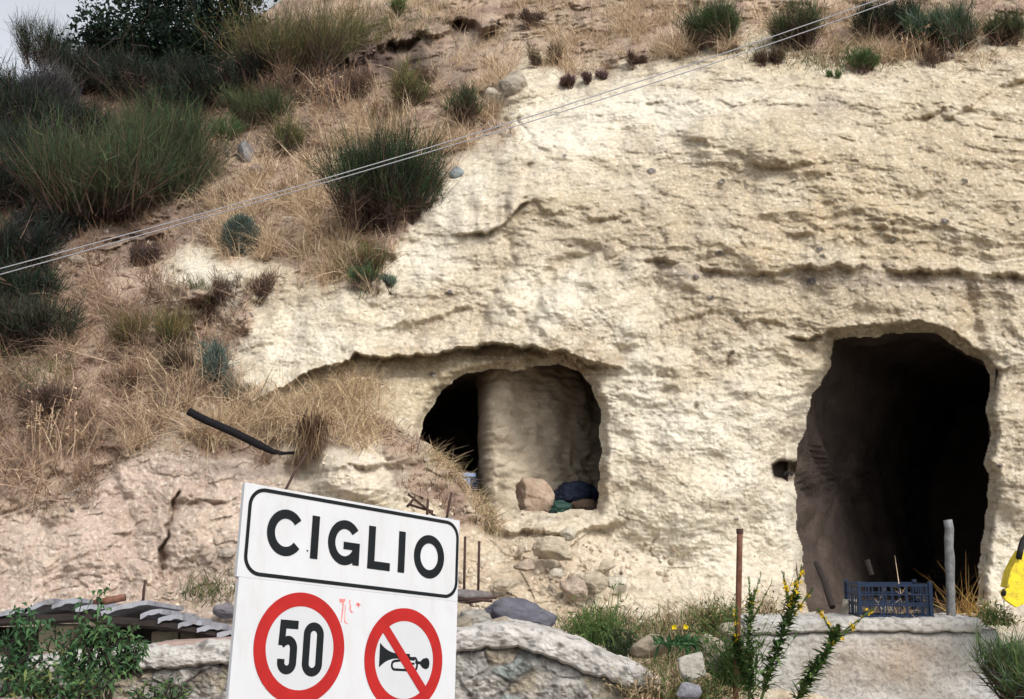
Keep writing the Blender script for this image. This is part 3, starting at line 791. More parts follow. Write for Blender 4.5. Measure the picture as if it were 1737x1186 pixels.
# ------------------------------------------------------------------ shrubs
def broom(name, px, py, wpx, hpx, cols, n, label, group=None, dead=.25, lean=0.0, spread=.9, dense=1.0, cat='shrub', dz=0.0, wid=.0075, deadcols=DEAD, fine=.55):
    """upright brush of thin green stems rising from a woody base; px,py = foot of the shrub"""
    b0 = surf(px, py)
    if dz: b0 = at(px, py, b0[1] - dz)
    k = b0[1] / FPX
    Wd, H = wpx * k * 1.08, hpx * k * 1.15
    t = thing(name, b0, label, cat, group)
    # several clumps of woody stems, each leaning its own way
    nc = max(3, int(3 + n / 700))
    ca = RNG.uniform(0, 2 * np.pi, nc); cr = np.sqrt(RNG.random(nc)) * Wd * .38
    cen = np.stack([np.cos(ca) * cr, np.sin(ca) * cr * .7, np.zeros(nc)], 1)
    clean = np.stack([cen[:, 0] / Wd * 1.1 * spread + RNG.normal(size=nc) * .22 * spread + lean * 1.2, cen[:, 1] / Wd * .9 - .12 + RNG.normal(size=nc) * .2, np.ones(nc)], 1)
    chh = H * RNG.uniform(.5, 1.0, nc)
    ns = max(14, int(n * .06))
    ci = RNG.integers(0, nc, ns)
    off = cen[ci] + RNG.normal(size=(ns, 3)) * np.array([Wd * .05, Wd * .05, .01])
    d = clean[ci] + RNG.normal(size=(ns, 3)) * np.array([.34, .34, .16]) * spread
    L = chh[ci] * RNG.uniform(.45, .85, ns)
    bend = RNG.normal(size=(ns, 3)) * .12 + np.array([0, 0, .06])
    v, q, c = ribbons(b0 + off - np.array([0, 0, .08]), d, L, np.full(ns, .009 + .004 * H), bend, pick(deadcols, ns), 3, .4)
    mesh_np('stem', v, q, M['stalk'], c, smooth=False, parent=t)
    N = int(n * dense * 2.2)
    i = RNG.integers(0, ns, N); s = RNG.uniform(.10, 1.0, N)
    P = b0 + off[i] + unit(d[i]) * (L[i] * s)[:, None] + bend[i] * (L[i] * s ** 2)[:, None] + RNG.normal(size=(N, 3)) * Wd * .03
    dd = unit(d[i]) * .5 + np.array([0, 0, .34]) + RNG.normal(size=(N, 3)) * .52
    LL = np.minimum(H, 1.1) * RNG.uniform(.08, .34, N) * fine / .55
    bb = RNG.normal(size=(N, 3)) * .18 + np.array([0, 0, .05])
    cc = pick(cols, N, .3) * (.75 + .5 * RNG.random(nc))[ci[i]][:, None]
    low = (s < .55)[:, None] & (RNG.random((N, 1)) < dead * 2.0)
    dc = pick(deadcols, N, .3)
    cc = np.where(low | (RNG.random((N, 1)) < .06), dc, cc)
    v, q, c = ribbons(P, dd, LL, np.full(N, wid * .8) * RNG.uniform(.6, 1.3, N), bb, cc, 2, .2)
    n2 = N // 6
    j = RNG.integers(0, ns, n2)
    P2 = b0 + off[j] + unit(d[j]) * (L[j] * RNG.uniform(.35, .9, n2))[:, None] + RNG.normal(size=(n2, 3)) * Wd * .03
    d2 = unit(d[j]) * .8 + np.array([0, 0, .5]) + RNG.normal(size=(n2, 3)) * .26
    o2 = ribbons(P2, d2, H * RNG.uniform(.2, .45, n2), np.full(n2, wid * .9), RNG.normal(size=(n2, 3)) * .14, pick(cols, n2, .3), 3, .15)
    V, Q, C = join([(v, q, c), o2])
    mesh_np('foliage', V, Q, M['plant'], C, smooth=False, parent=t)
    return t

GB = 'broom bushes on the hillside'
broom('broom_bush', 205, 372, 270, 205, BROOM + [(.05,.09,.05), (.09,.075,.05)], 6500, 'big green broom bush below the dark tree, widest bush on the slope', GB, dead=.2, spread=1.0)
broom('broom_bush', 300, 330, 120, 190, BROOM, 2200, 'green broom bush close behind the widest one, under the dark tree trunk', GB, dead=.2)
broom('broom_bush', 645, 385, 150, 190, BROOMDK + BROOM[:2], 4600, 'dark green broom bush crossed by the cables, brown at its foot, beside the bare rock', GB, dead=.5, spread=.85)
broom('broom_bush', 515, 135, 170, 165, OLIVE + BROOM[:1], 4200, 'olive brown broom bush right of the dark tree at the top of the bank', GB, dead=.3)
broom('broom_bush', 452, 215, 90, 85, BROOM + OLIVE[:1], 1600, 'small green broom bush below the olive brown one, left of the golden grass', GB, dead=.3)
broom('broom_bush', 470, 265, 90, 70, OLIVE + BROOM[:2], 1200, 'yellowish green low broom bush above the grey slope stones', GB, dead=.3)
broom('broom_bush', 75, 112, 80, 90, BROOMDK + BROOM[:1], 1500, 'dark broom bush standing against the sky at far left', GB, dead=.2, dz=.4)
broom('broom_bush', 690, 185, 60, 80, OLIVE + GREEN[:1], 700, 'thin olive broom bush above the dark one crossed by the cables', GB)
broom('broom_bush', 795, 215, 66, 70, BROOM + DEAD[:1], 900, 'little broom bush with brown foot left of the pale boulder', GB, dead=.7)
broom('broom_bush', 1208, 72, 84, 90, BROOM + GREEN[:1], 2600, 'bright green broom bush at the cliff top left of the cables', GB, dead=.2, spread=.7)
broom('broom_bush', 1365, 78, 84, 90, BROOM + OLIVE[:1], 1500, 'loose broom bush at the cliff top crossed by the cables', GB, dead=.4)
broom('broom_bush', 1500, 62, 100, 70, BROOMDK + BROOM[:1], 2200, 'dark green broom bush at the cliff top just right of the cables', GB, dead=.3)
broom('broom_bush', 1610, 85, 130, 95, BROOM[:3] + GREY[:1], 2600, 'grey green broad broom bush at the top right of the cliff', GB, dead=.3)
broom('broom_bush', 1705, 72, 80, 60, BROOM + OLIVE[:1], 1300, 'broom bush in the top right corner above the rock', GB, dead=.3)
broom('broom_bush', 350, 535, 62, 75, BROOM + OLIVE[:2], 420, 'upright broom clump with bare brown foot on the pale left rock', GB, dead=.7, spread=.6)
broom('broom_bush', 262, 605, 150, 100, OLIVE + [(.24,.14,.06),(.09,.12,.05)], 2000, 'rusty orange and olive bush in the brown grass at left', GB, dead=.5)
broom('broom_bush', 410, 505, 90, 60, DEAD + PINKY[:1], 700, 'withered brown bush leaning over the pale rock at left', GB, dead=.8, lean=.25)
broom('broom_bush', 605, 470, 110, 80, [(.20,.10,.06),(.16,.10,.07)] + OLIVE[:2] + GREEN[:1], 1500, 'reddish brown bush at the lower end of the golden grass', GB, dead=.6)
broom('broom_bush', 232, 450, 56, 60, DEAD + [(.09,.07,.085)], 500, 'small dark dead bush under the cables at left', GB, dead=.9)
GD = 'withered bushes on the hillside'
for px, py, w, h, cols, lab in [
    (500,178,110,70,DEAD + BROWN[:2],'dark withered brush at the foot of the olive brown broom'),
    (600,172,90,66,DEAD + BROWN[:1],'dark withered brush under the bare earth bank'),
    (150,362,70,60,BROWN + [(.20,.09,.06)],'reddish withered bush at the left foot of the widest broom'),
    (110,300,60,60,BROWN + DEAD,'withered bush left of the widest broom among dark scrub'),
    (215,660,80,50,DEAD + BROWN,'withered low bush under the rusty orange bush'),
    (70,700,90,60,DEAD,'dark withered bush near the left edge in brown grass'),
    (300,640,50,60,DEAD + OLIVE[:1],'withered bush right of the rusty orange bush'),
    (380,352,60,50,DEAD + BROWN,'withered bush right of the widest broom above the cables'),
    (480,335,50,44,BROWN + STRAW[:1],'tan withered bush in the golden grass above the cables'),
    (700,150,70,40,DEAD + BROWN[:1],'withered bush on the dark earth below the bank'),
    (965,146,36,22,[(.15,.09,.09),(.11,.07,.075)],'purplish withered tuft at the cliff rim right of the pale boulder'),
    (1012,138,34,22,[(.15,.09,.09),(.11,.07,.075)],'purplish withered tuft at the cliff rim, second from the pale boulder'),
    (1090,108,46,26,DEAD + [(.15,.09,.08)],'purplish withered tuft at the cliff rim near the bright green broom'),
    (1300,108,60,34,DEAD + OLIVE[:1],'withered low bush under the cables at the cliff top'),
    (1590,112,90,40,DEAD + BROWN[:1],'withered brush under the grey green broad broom'),
    (905,40,60,24,DEAD,'dark withered brush on the bare earth at the very top')]:
    broom('withered_bush', px, py, w, h, cols, 900, lab, GD, dead=.8, spread=1.2, deadcols=DEAD)
GH = 'green plants between the broom bushes'
for px, py, w, h, cols, lab in [
    (310,318,80,74,GREEN + [(.13,.17,.05)],'yellowish green leafy plant right of the widest broom'),
    (620,478,50,34,GREEN + GREY[:1],'small green plant in the reddish brown bush'),
    (660,488,30,26,GREY + GREEN[:1],'small bluish green plant on the bare rock edge below the golden grass'),
    (380,238,60,46,BROOM[:2] + GREEN,'green plant with yellow specks left of the slope stones'),
    (620,62,80,34,GREEN,'fresh green grass clump at the top of the earth bank'),
    (690,24,60,34,GREEN + OLIVE[:1],'green clump at the upper end of the earth bank'),
    (770,196,40,34,GREEN + BROOM[:1],'green clump left of the little broom with the brown foot')]:
    broom('green_plant', px, py, w, h, cols, 800, lab, GH, dead=.1, spread=1.2, cat='plant')
GS = 'silvery sprig plants on the left rock'
broom('silver_sprig', 376, 655, 46, 90, GREY, 420, 'tall silvery green sprig on the left rock edge', GS, dead=.1, spread=.5, wid=.012)
broom('silver_sprig', 405, 685, 50, 50, GREY, 320, 'short silvery green sprig, lower one on the left rock edge', GS, dead=.1, spread=.6, wid=.012)
GT = 'small tufts on the cliff top'
broom('grass_tuft', 925, 112, 50, 42, DEAD + OLIVE[:2], 700, 'dark tuft beside the pale boulder on the cliff top', GT, dead=.4, cat='grass tuft')
broom('grass_tuft', 1467, 118, 60, 36, GREEN + BROOM[:2], 700, 'fresh green tuft in the bare soil at the right cliff top', GT, dead=.0, cat='grass tuft', spread=1.1)
broom('grass_tuft', 1412, 134, 24, 26, GREEN, 160, 'tiny green tuft at the rim, left of the fresh green tuft', GT, dead=.0, cat='grass tuft')
broom('grass_tuft', 1742, 1190, 90, 120, GREEN + GREY[:1], 2600, 'tall green grass tuft at the right end of the concrete wall', None, dead=.2, dz=1.2, cat='grass tuft', wid=.008)
GR = 'dark scrub in the left corner'
for px, py, w, h, cols, lab in [(40, 250, 110, 130, BROOMDK + [(.05,.045,.06)], 'dark shadowy scrub bush at the left edge below the sky'),
                           (95, 200, 90, 90, [(.10,.085,.10),(.07,.065,.075),(.05,.06,.045)], 'greyish purple scrub bush under the broom against the sky'),
                           (35, 360, 100, 130, BROOMDK + [(.04,.035,.05)], 'dark scrub bush at the left edge left of the big green broom'),
                           (30, 470, 80, 110, BROOMDK + [(.045,.04,.05)], 'dark scrub bush at the left edge where the cables end'),
                           (30, 600, 90, 110, [(.035,.05,.03),(.06,.06,.04),(.05,.045,.04)], 'lowest dark scrub bush at the left edge, among brown grass'),
                           (160, 160, 130, 100, BROOMDK + [(.07,.06,.06)], 'dark scrub bush under the left limb of the tree'),
                           (255, 165, 130, 90, BROOMDK + [(.05,.05,.05)], 'dark scrub bush under the tree, above the widest green broom'),
                           (345, 190, 110, 90, BROOMDK + [(.02,.025,.02)], 'nearly black scrub bush at the foot of the tree trunk'),
                           (410, 175, 80, 90, BROOMDK + [(.03,.03,.025)], 'dark scrub bush between the tree trunk and the olive brown broom'),
                           (80, 330, 90, 110, BROOMDK + [(.07,.06,.075)], 'dusky scrub bush touching the left side of the widest green broom'),
                           (10, 215, 90, 110, BROOMDK, 'dark scrub bush at the left edge just under the skyline'),
                           (120, 250, 90, 90, BROOMDK + [(.05,.045,.055)], 'dark scrub bush behind the left shoulder of the widest green broom'),
                           (300, 215, 110, 70, BROOMDK, 'dark scrub bush behind the right shoulder of the widest green broom'),
                           (45, 310, 100, 110, BROOMDK + [(.045,.04,.055)], 'purplish dark scrub bush at the left edge beside the widest green broom'),
                           (190, 130, 110, 80, BROOMDK, 'dark scrub bush directly below the left limb of the tree crown'),
                           (425, 140, 70, 90, BROOMDK, 'dark scrub bush squeezed between tree crown and olive brown broom'),
                           (25, 545, 80, 110, BROOMDK + [(.03,.045,.028)], 'dark scrub bush at the left edge above the brown grass'),
                           (300, 260, 90, 70, BROOM[:3] + BROOMDK, 'dusky green scrub bush right behind the widest green broom'),
                           (75, 420, 70, 80, BROOMDK + [(.08,.065,.08)], 'low dusky scrub bush above the left end of the cables')]:
    broom('scrub_bush', px, py, w, h, cols, 2400, lab, GR, dead=.3, spread=1.1, wid=.014)

def cushion(px, py, w, h, cols, n, label):
    b = surf(px, py); k = b[1] / FPX; r = w * k / 2; hh = h * k
    t = thing('cushion_shrub', b, label, 'shrub')
    a = unit(RNG.normal(size=(n, 3)) + np.array([0, -.2, .5]))
    P = b + np.array([0, 0, hh * .45]) + a * np.array([r, r, hh * .55]) * RNG.uniform(.55, 1, (n, 1))
    v, q, c = ribbons(P, a + RNG.normal(size=(n, 3)) * .4 + np.array([0, 0, .4]), RNG.uniform(.03, .09, n), np.full(n, .009), RNG.normal(size=(n, 3)) * .1, pick(cols, n), 2)
    mesh_np('foliage', v, q, M['plant'], c, smooth=False, parent=t)
    v, q, c = ribbons(np.repeat(b[None], 30, 0), a[:30] + np.array([0, 0, .6]), np.full(30, hh * .7), np.full(30, .012), a[:30] * .1, pick(DEAD, 30), 2)
    mesh_np('stem', v, q, M['stalk'], c, smooth=False, parent=t)
cushion(407, 432, 62, 66, GREY + [(.07,.105,.085)], 2600, 'round grey green cushion shrub above the pale left rock')

def tall_weed(px, py, h, cols, label, n=26, w=40):
    b = surf(px, py); k = b[1] / FPX
    t = thing('dry_weed', b, label, 'dry weed', 'dry seed stalks on the hillside')
    H = h * k
    d = RNG.normal(size=(n, 3)) * .22 + np.array([0, -.05, 1])
    P = b + RNG.normal(size=(n, 3)) * np.array([w * k * .25, .05, .01])
    L = H * RNG.uniform(.5, 1, n)
    bend = RNG.normal(size=(n, 3)) * .15
    v, q, c = ribbons(P, d, L, np.full(n, .011), bend, pick(cols, n), 3, .4)
    mesh_np('stalk', v, q, M['stalk'], c, smooth=False, parent=t)
    i = RNG.integers(0, n, n * 9); s = RNG.uniform(.5, 1, n * 9)
    T = P[i] + unit(d[i]) * (L[i] * s)[:, None] + bend[i] * (L[i] * s * s)[:, None]
    v, q, c = leaves(T, RNG.normal(size=(len(i), 3)) + np.array([0, 0, .5]), RNG.normal(size=(len(i), 3)), np.full(len(i), .05), np.full(len(i), .016), pick(BROWN + STRAW[:1], len(i)))
    mesh_np('seed_heads', v, q, M['stalk'], c, smooth=False, parent=t)  # these small pieces are the dry seed heads on the stalks
tall_weed(560, 190, 85, BROWN, 'branching brown seed stalks below the olive brown broom', 40, 110)
tall_weed(640, 215, 70, BROWN + STRAW[:1], 'brown seed stalks above the dark broom crossed by the cables', 30, 70)
tall_weed(345, 290, 90, BROWN + DEAD, 'pale brown seed stalks right of the widest broom bush', 26, 60)
tall_weed(1555, 105, 60, STRAW + BROWN[:1], 'straw coloured stalks on the right cliff top between the broom bushes', 30, 70)
tall_weed(560, 430, 90, STRAW, 'long straw stalks bending over the golden grass slope', 30, 110)
tall_weed(90, 780, 110, STRAW + PINKY, 'long tan stalks over the left rock face', 34, 110)
tall_weed(355, 770, 60, STRAW, 'straw stalks hanging below the black pipe', 20, 60)

# ------------------------------------------------------------------ the dark tree on the crest
def limb(mb, a, b, r0, r1, wob=.06, n=6):
    a, b = Vector(a), Vector(b); pts = []
    for i in range(n + 1):
        t = i / n
        p = a.lerp(b, t) + Vector(RNG.normal(size=3)) * wob * (b - a).length * (0.25 + t) * (0 if i in (0, n) else 1)
        pts.append(p)
    mb.tube(pts, [r0 + (r1 - r0) * i / n for i in range(n + 1)], 7)
    return pts

def tree(foot, clumps, Y, n, leaf, cols, label):
    fb = surf(*foot); fb[1] = Y; fb = at(foot[0], foot[1], Y)
    t = thing('dark_tree', fb, label, 'tree')
    mb = MB()
    top = at(foot[0] + 10, foot[1] - 70, Y)
    limb(mb, fb - np.array([0, 0, .5]), top, .20, .13)
    k = Y / FPX
    parts = []
    for (cx, cy, rx, ry) in clumps:
        c = at(cx, cy, Y + RNG.uniform(-.6, .6))
        pts = limb(mb, top + RNG.normal(size=3) * .05, c, .09, .025)
        for _ in range(7):
            e = c + RNG.normal(size=3) * np.array([rx * k, rx * k, ry * k]) * .7
            limb(mb, pts[-2], e, .024, .006, .08, 4)
        m = int(n * rx * ry / 3000)
        # leaf sprays grouped on twigs so that gaps stay open
        ntw = max(8, m // 34)
        tw = c + np.clip(RNG.normal(size=(ntw, 3)) * .55, -1.25, 1.25) * np.array([rx * k, rx * k, ry * k])
        i = RNG.integers(0, ntw, m)
        P = tw[i] + RNG.normal(size=(m, 3)) * .13
        d = RNG.normal(size=(m, 3)) + np.array([0, -.2, -.1])
        parts.append(leaves(P, d, RNG.normal(size=(m, 3)) + np.array([0, -.5, .8]), leaf * RNG.uniform(.6, 1.2, m), leaf * .55 * RNG.uniform(.7, 1.2, m), pick(cols, m, .3)))
    V, Q, C = join(parts)
    mb.build('trunk', M['bark'], t)
    mesh_np('crown', V, Q, M['plant'], C, smooth=False, parent=t)
tree((345, 190), [(200,40,60,46),(255,14,60,40),(300,50,66,56),(345,20,60,46),(395,40,46,50),(375,95,56,46),(310,110,50,40),(240,85,56,40),(170,75,40,34),(420,-20,50,40),(300,-60,80,50),(200,-50,70,40),(400,140,44,40),(345,140,60,40),(210,120,50,36),(280,150,50,30),(420,90,40,50)],
     20.2, 1500, .11, [(.012,.024,.016),(.018,.034,.020),(.026,.044,.026),(.016,.026,.024)], 'dark leafy tree on the crest at upper left with sky showing through')
def leafbush(px, py, w, h, Y, n, leaf, cols, label, name='leafy_bush', group=None, droop=.2, lean=(0, -.2, .3), stems=14):
    b = at(px, py, Y); k = Y / FPX
    t = thing(name, b, label, 'shrub', group)
    mb = MB(); parts = []
    for s in range(stems):
        a = RNG.uniform(-1, 1); e = b + np.array([a * w * k * .5, RNG.uniform(-.5, .5) * w * k * .5, h * k * RNG.uniform(.55, 1.0) * (1 - .35 * a * a)])
        pts = limb(mb, b + RNG.normal(size=3) * np.array([.06, .06, 0]), e, .010 + .004 * h * k, .003, .05, 7)
        m = n // stems
        tt = RNG.uniform(.25, 1.0, m)
        pa = np.array([tuple(p) for p in pts])
        x = tt * (len(pa) - 1); i0 = np.minimum(x.astype(int), len(pa) - 2); f = (x - i0)[:, None]
        P = pa[i0] * (1 - f) + pa[i0 + 1] * f + RNG.normal(size=(m, 3)) * .05 * w * k
        ax = pa[-1] - pa[0]
        d = unit(RNG.normal(size=(m, 3)) + np.array(lean)) + unit(ax) * .3
        parts.append(leaves(P, d, RNG.normal(size=(m, 3)) * .5 + np.array([0, -.4, .9]), leaf * RNG.uniform(.6, 1.15, m), leaf * .28 * RNG.uniform(.8, 1.2, m), pick(cols, m, .22), .2, droop))
    mb.build('stem', M['bark'], t)
    V, Q, C = join(parts)
    mesh_np('foliage', V, Q, M['plant'], C, smooth=False, parent=t)
PEACH = [(.050,.115,.050),(.070,.145,.060),(.040,.090,.045),(.100,.170,.065)]
GP = 'leafy green shrubs by the shed roof'
leafbush(150, 1195, 130, 185, 7.3, 680, .085, PEACH, 'tall peach leaved shrub in front of the shed roof', group=GP, droop=.45)
leafbush(205, 1150, 100, 95, 7.5, 220, .08, PEACH, 'spreading leafy shrub right of the tall one, over the shed opening', group=GP, droop=.45)
leafbush(30, 1180, 120, 150, 7.4, 560, .08, PEACH[:3], 'darker leafy shrub in the lower left corner', group=GP, droop=.4)
leafbush(110, 1200, 200, 70, 7.0, 620, .07, PEACH + [(.16,.17,.06)], 'low leafy growth along the bottom left edge', group=GP, droop=.3)
leafbush(265, 1205, 110, 50, 7.4, 260, .06, PEACH + [(.14,.19,.06)], 'low yellowish green leaves at the foot of the rubble wall by the sign', group=GP, droop=.3)

# ------------------------------------------------------------------ flowering stems in front of the right wall
def flower_stem(pts_px, Y, label, leafn=150, tips=3, fl=26, L0=.058):
    P = [at(x, y, Y + dy) for (x, y, dy) in pts_px]
    t = thing('flowering_stem', P[0], label, 'wild plant', 'yellow flowering stems by the concrete wall')
    pa = np.array(P); n = 40
    s = np.linspace(0, len(pa) - 1, n); i = np.minimum(s.astype(int), len(pa) - 2); f = (s - i)[:, None]
    curve = pa[i] * (1 - f) + pa[i + 1] * f
    for _ in range(3): curve[1:-1] = (curve[:-2] + curve[1:-1] * 2 + curve[2:]) / 4
    mb = MB(); mb.tube(curve, list(np.linspace(.011, .004, n)), 7)
    tipdir = unit(curve[-1] - curve[-8])
    br = []
    for k in range(tips):
        a = curve[n - 6 - 3 * k]
        e = a + (tipdir + RNG.normal(size=3) * np.array([.35, .25, .1])) * RNG.uniform(.16, .30)
        c = np.array([a * (1 - u) + e * u for u in np.linspace(0, 1, 8)])
        mb.tube(c, list(np.linspace(.005, .002, 8)), 6); br.append(c)
    mb.build('stem', mat('green_stem', (.07, .10, .035), var=.2) if 'green_stem' not in bpy.data.materials else bpy.data.materials['green_stem'], t)
    parts = []
    m = int(leafn * 1.8)
    u = RNG.uniform(.18, 1, m); kk = (u * (n - 2)).astype(int)
    ax = unit(curve[kk + 1] - curve[kk])
    az = RNG.uniform(0, 2 * np.pi, m)
    rad = np.stack([np.cos(az), np.sin(az), np.zeros(m)], 1)
    parts.append(leaves(curve[kk] + RNG.normal(size=(m, 3)) * .006, rad * .8 + ax * RNG.uniform(.15, 1.1, (m, 1)) + RNG.normal(size=(m, 3)) * .25, ax + rad * -.3, L0 * 1.55 * RNG.uniform(.4, 1.4, m) * (1.25 - .6 * u), .028 * RNG.uniform(.8, 1.2, m), pick([(.060,.120,.034),(.090,.160,.045),(.035,.075,.025),(.10,.12,.04)], m, .3), .2, .28))
    fp = []
    for c in br:
        mm = leafn // 4
        kk = RNG.integers(0, 7, mm); ax = unit(c[kk + 1] - c[kk]); rad = unit(RNG.normal(size=(mm, 3)))
        parts.append(leaves(c[kk] + (c[kk + 1] - c[kk]) * RNG.random((mm, 1)), rad * .5 + ax * .9, rad, np.full(mm, .034), np.full(mm, .009), pick([(.075,.135,.035),(.11,.17,.05)], mm), .2, 0))
        fp.append(c[RNG.integers(1, 7, fl // tips)])
    V, Q, C = join(parts)
    mesh_np('leaves', V, Q, M['plant'], C, smooth=False, parent=t)
    F = np.vstack(fp) + RNG.normal(size=(len(np.vstack(fp)), 3)) * .008
    m = len(F) * 6
    Fi = np.repeat(F, 6, 0)
    v, q, c = leaves(Fi, RNG.normal(size=(m, 3)) + np.array([0, -.4, .5]), RNG.normal(size=(m, 3)), np.full(m, .021), np.full(m, .013), pick([(.72,.50,.02),(.80,.60,.04)], m, .1), .1, 0)
    mesh_np('blossom', v, q, M['plant'], c, smooth=False, parent=t)
flower_stem([(1270,1215,0),(1272,1130,0),(1269,1060,0),(1275,1005,.02)], 7.6, 'upright leafy stem rising beside the rusty post', 130, 4, 6, .05)
flower_stem([(1283,1215,0),(1308,1130,0),(1332,1060,-.02),(1352,1000,-.03)], 7.5, 'tallest leafy stem leaning right with yellow blossom against the dark cave', 210, 4, 44, .066)
flower_stem([(1335,1215,0),(1370,1155,0),(1402,1105,0),(1424,1058,0)], 7.4, 'shorter leafy stem with yellow tip leaning right over the concrete wall', 190, 3, 26, .058)
flower_stem([(1290,1215,0),(1262,1150,0),(1250,1105,0),(1246,1075,0)], 7.7, 'short yellow specked stem at the foot of the rusty post', 110, 2, 8, .05)

def dandelion(px, py, Y, heads, label):
    b = at(px, py, Y); t = thing('yellow_flower', b, label, 'flower', 'yellow flowers in the weeds')
    mb = MB(); parts = []; pet = []
    for hx, hy in heads:
        e = at(hx, hy, Y - .05)
        mb.tube([b, (b + e) / 2 + RNG.normal(size=3) * .02, e], [.005, .004, .003], 6)
        m = 26; az = RNG.uniform(0, 2 * np.pi, m)
        d = np.stack([np.cos(az), np.full(m, -.5), np.sin(az)], 1)
        pet.append(leaves(np.repeat(e[None], m, 0), d, np.tile(np.array([0, -1., .2]), (m, 1)), np.full(m, .024), np.full(m, .011), pick([(.80,.62,.02),(.75,.55,.02)], m, .08), .1, 0))
    m = 160
    P = b + RNG.normal(size=(m, 3)) * np.array([.09, .06, .0]) + np.array([0, 0, .02])
    parts.append(leaves(P, RNG.normal(size=(m, 3)) + np.array([0, -.2, .9]), RNG.normal(size=(m, 3)), RNG.uniform(.06, .14, m), np.full(m, .022), pick([(.04,.10,.045),(.06,.13,.05)], m), .2, .3))
    mb.build('stem', bpy.data.materials['green_stem'], t)
    V, Q, C = join(parts); mesh_np('leaves', V, Q, M['plant'], C, smooth=False, parent=t)
    for p_ in pet: mesh_np('flower_head', *p_[:2], M['plant'], p_[2], smooth=False, parent=t)
dandelion(1155, 1098, 8.4, [(1143, 1064), (1163, 1063)], 'green plant with two yellow flower heads among the rubble')
def weedplant(px, py, Y, w, h, n, label, cols=GREEN):
    b = at(px, py, Y); k = Y / FPX
    t = thing('green_weed', b, label, 'weed', 'leafy weeds at the foot of the cliff')
    m = n
    P = b + RNG.normal(size=(m, 3)) * np.array([w * k * .22, .08, 0])
    d = RNG.normal(size=(m, 3)) * .45 + np.array([0, 0, 1])
    L = h * k * RNG.uniform(.4, 1, m)
    bend = RNG.normal(size=(m, 3)) * .25
    a = ribbons(P, d, L, np.full(m, .010), bend, pick(cols, m), 3)
    s = RNG.uniform(.3, 1, m * 3); i = RNG.integers(0, m, m * 3)
    T = P[i] + unit(d[i]) * (L[i] * s)[:, None] + bend[i] * (L[i] * s * s)[:, None]
    bq = leaves(T, RNG.normal(size=(m * 3, 3)) + np.array([0, 0, .6]), RNG.normal(size=(m * 3, 3)), RNG.uniform(.03, .07, m * 3), np.full(m * 3, .014), pick(cols, m * 3), .2, .2)
    mesh_np('stem', *a[:2], M['plant'], a[2], smooth=False, parent=t)
    mesh_np('leaves', *bq[:2], M['plant'], bq[2], smooth=False, parent=t)
weedplant(1010, 1092, 9.0, 90, 80, 190, 'bushy green weed between the grey boulder and the pale rubble')
weedplant(1055, 1112, 8.9, 70, 50, 150, 'low green weed at the lower end of the coping', BROOM)
weedplant(1215, 1075, 9.6, 90, 62, 170, 'grassy weed at the foot of the cliff left of the rusty post', GREEN + OLIVE)
weedplant(1245, 1160, 8.0, 70, 110, 190, 'dense green weed around the foot of the rusty post')
weedplant(1300, 1060, 9.8, 60, 60, 90, 'drooping dry weed between rusty post and cave', OLIVE + STRAW)
weedplant(1110, 1190, 8.0, 120, 60, 170, 'mixed dry and green weed below the end of the coping', OLIVE + STRAW)
weedplant(1180, 1195, 7.8, 100, 50, 150, 'green weed along the bottom edge below the white block', GREEN + OLIVE)
weedplant(1690, 1060, 9.2, 60, 36, 110, 'low yellow green weed on the right end of the wall', GREEN + STRAW[:1])

# dry orange twigs beside the wooden post
b = at(1640, 1042, 10.2)
t = thing('dry_bush', b, 'tangle of dry orange twigs beside the wooden post', 'dry bush')
m = 150
v, q, c = ribbons(b + RNG.normal(size=(m, 3)) * np.array([.11, .08, .03]), RNG.normal(size=(m, 3)) * .8 + np.array([.1, 0, .8]), RNG.uniform(.08, .46, m), np.full(m, .006), RNG.normal(size=(m, 3)) * .3, pick([(.30,.17,.06),(.36,.22,.09),(.22,.12,.06),(.42,.30,.08)], m), 3)
mesh_np('twigs', v, q, M['stalk'], c, smooth=False, parent=t)

# rusty hanging roots under the straw
b = at(522, 735, 10.1)
t = thing('hanging_roots', b, 'dark rusty brown roots hanging from the earth bank above the sign', 'roots')
m = 380
v, q, c = ribbons(b + RNG.normal(size=(m, 3)) * np.array([.07, .05, .05]) + np.array([.04, 0, .10]), RNG.normal(size=(m, 3)) * np.array([.16, .16, .2]) + np.array([0, -.12, -1]), RNG.uniform(.08, .40, m), np.full(m, .006), RNG.normal(size=(m, 3)) * .25, pick([(.09,.05,.032),(.06,.034,.025),(.14,.085,.05),(.035,.022,.018),(.30,.21,.13)], m), 3)
mesh_np('root_strands', v, q, M['stalk'], c, smooth=False, parent=t)

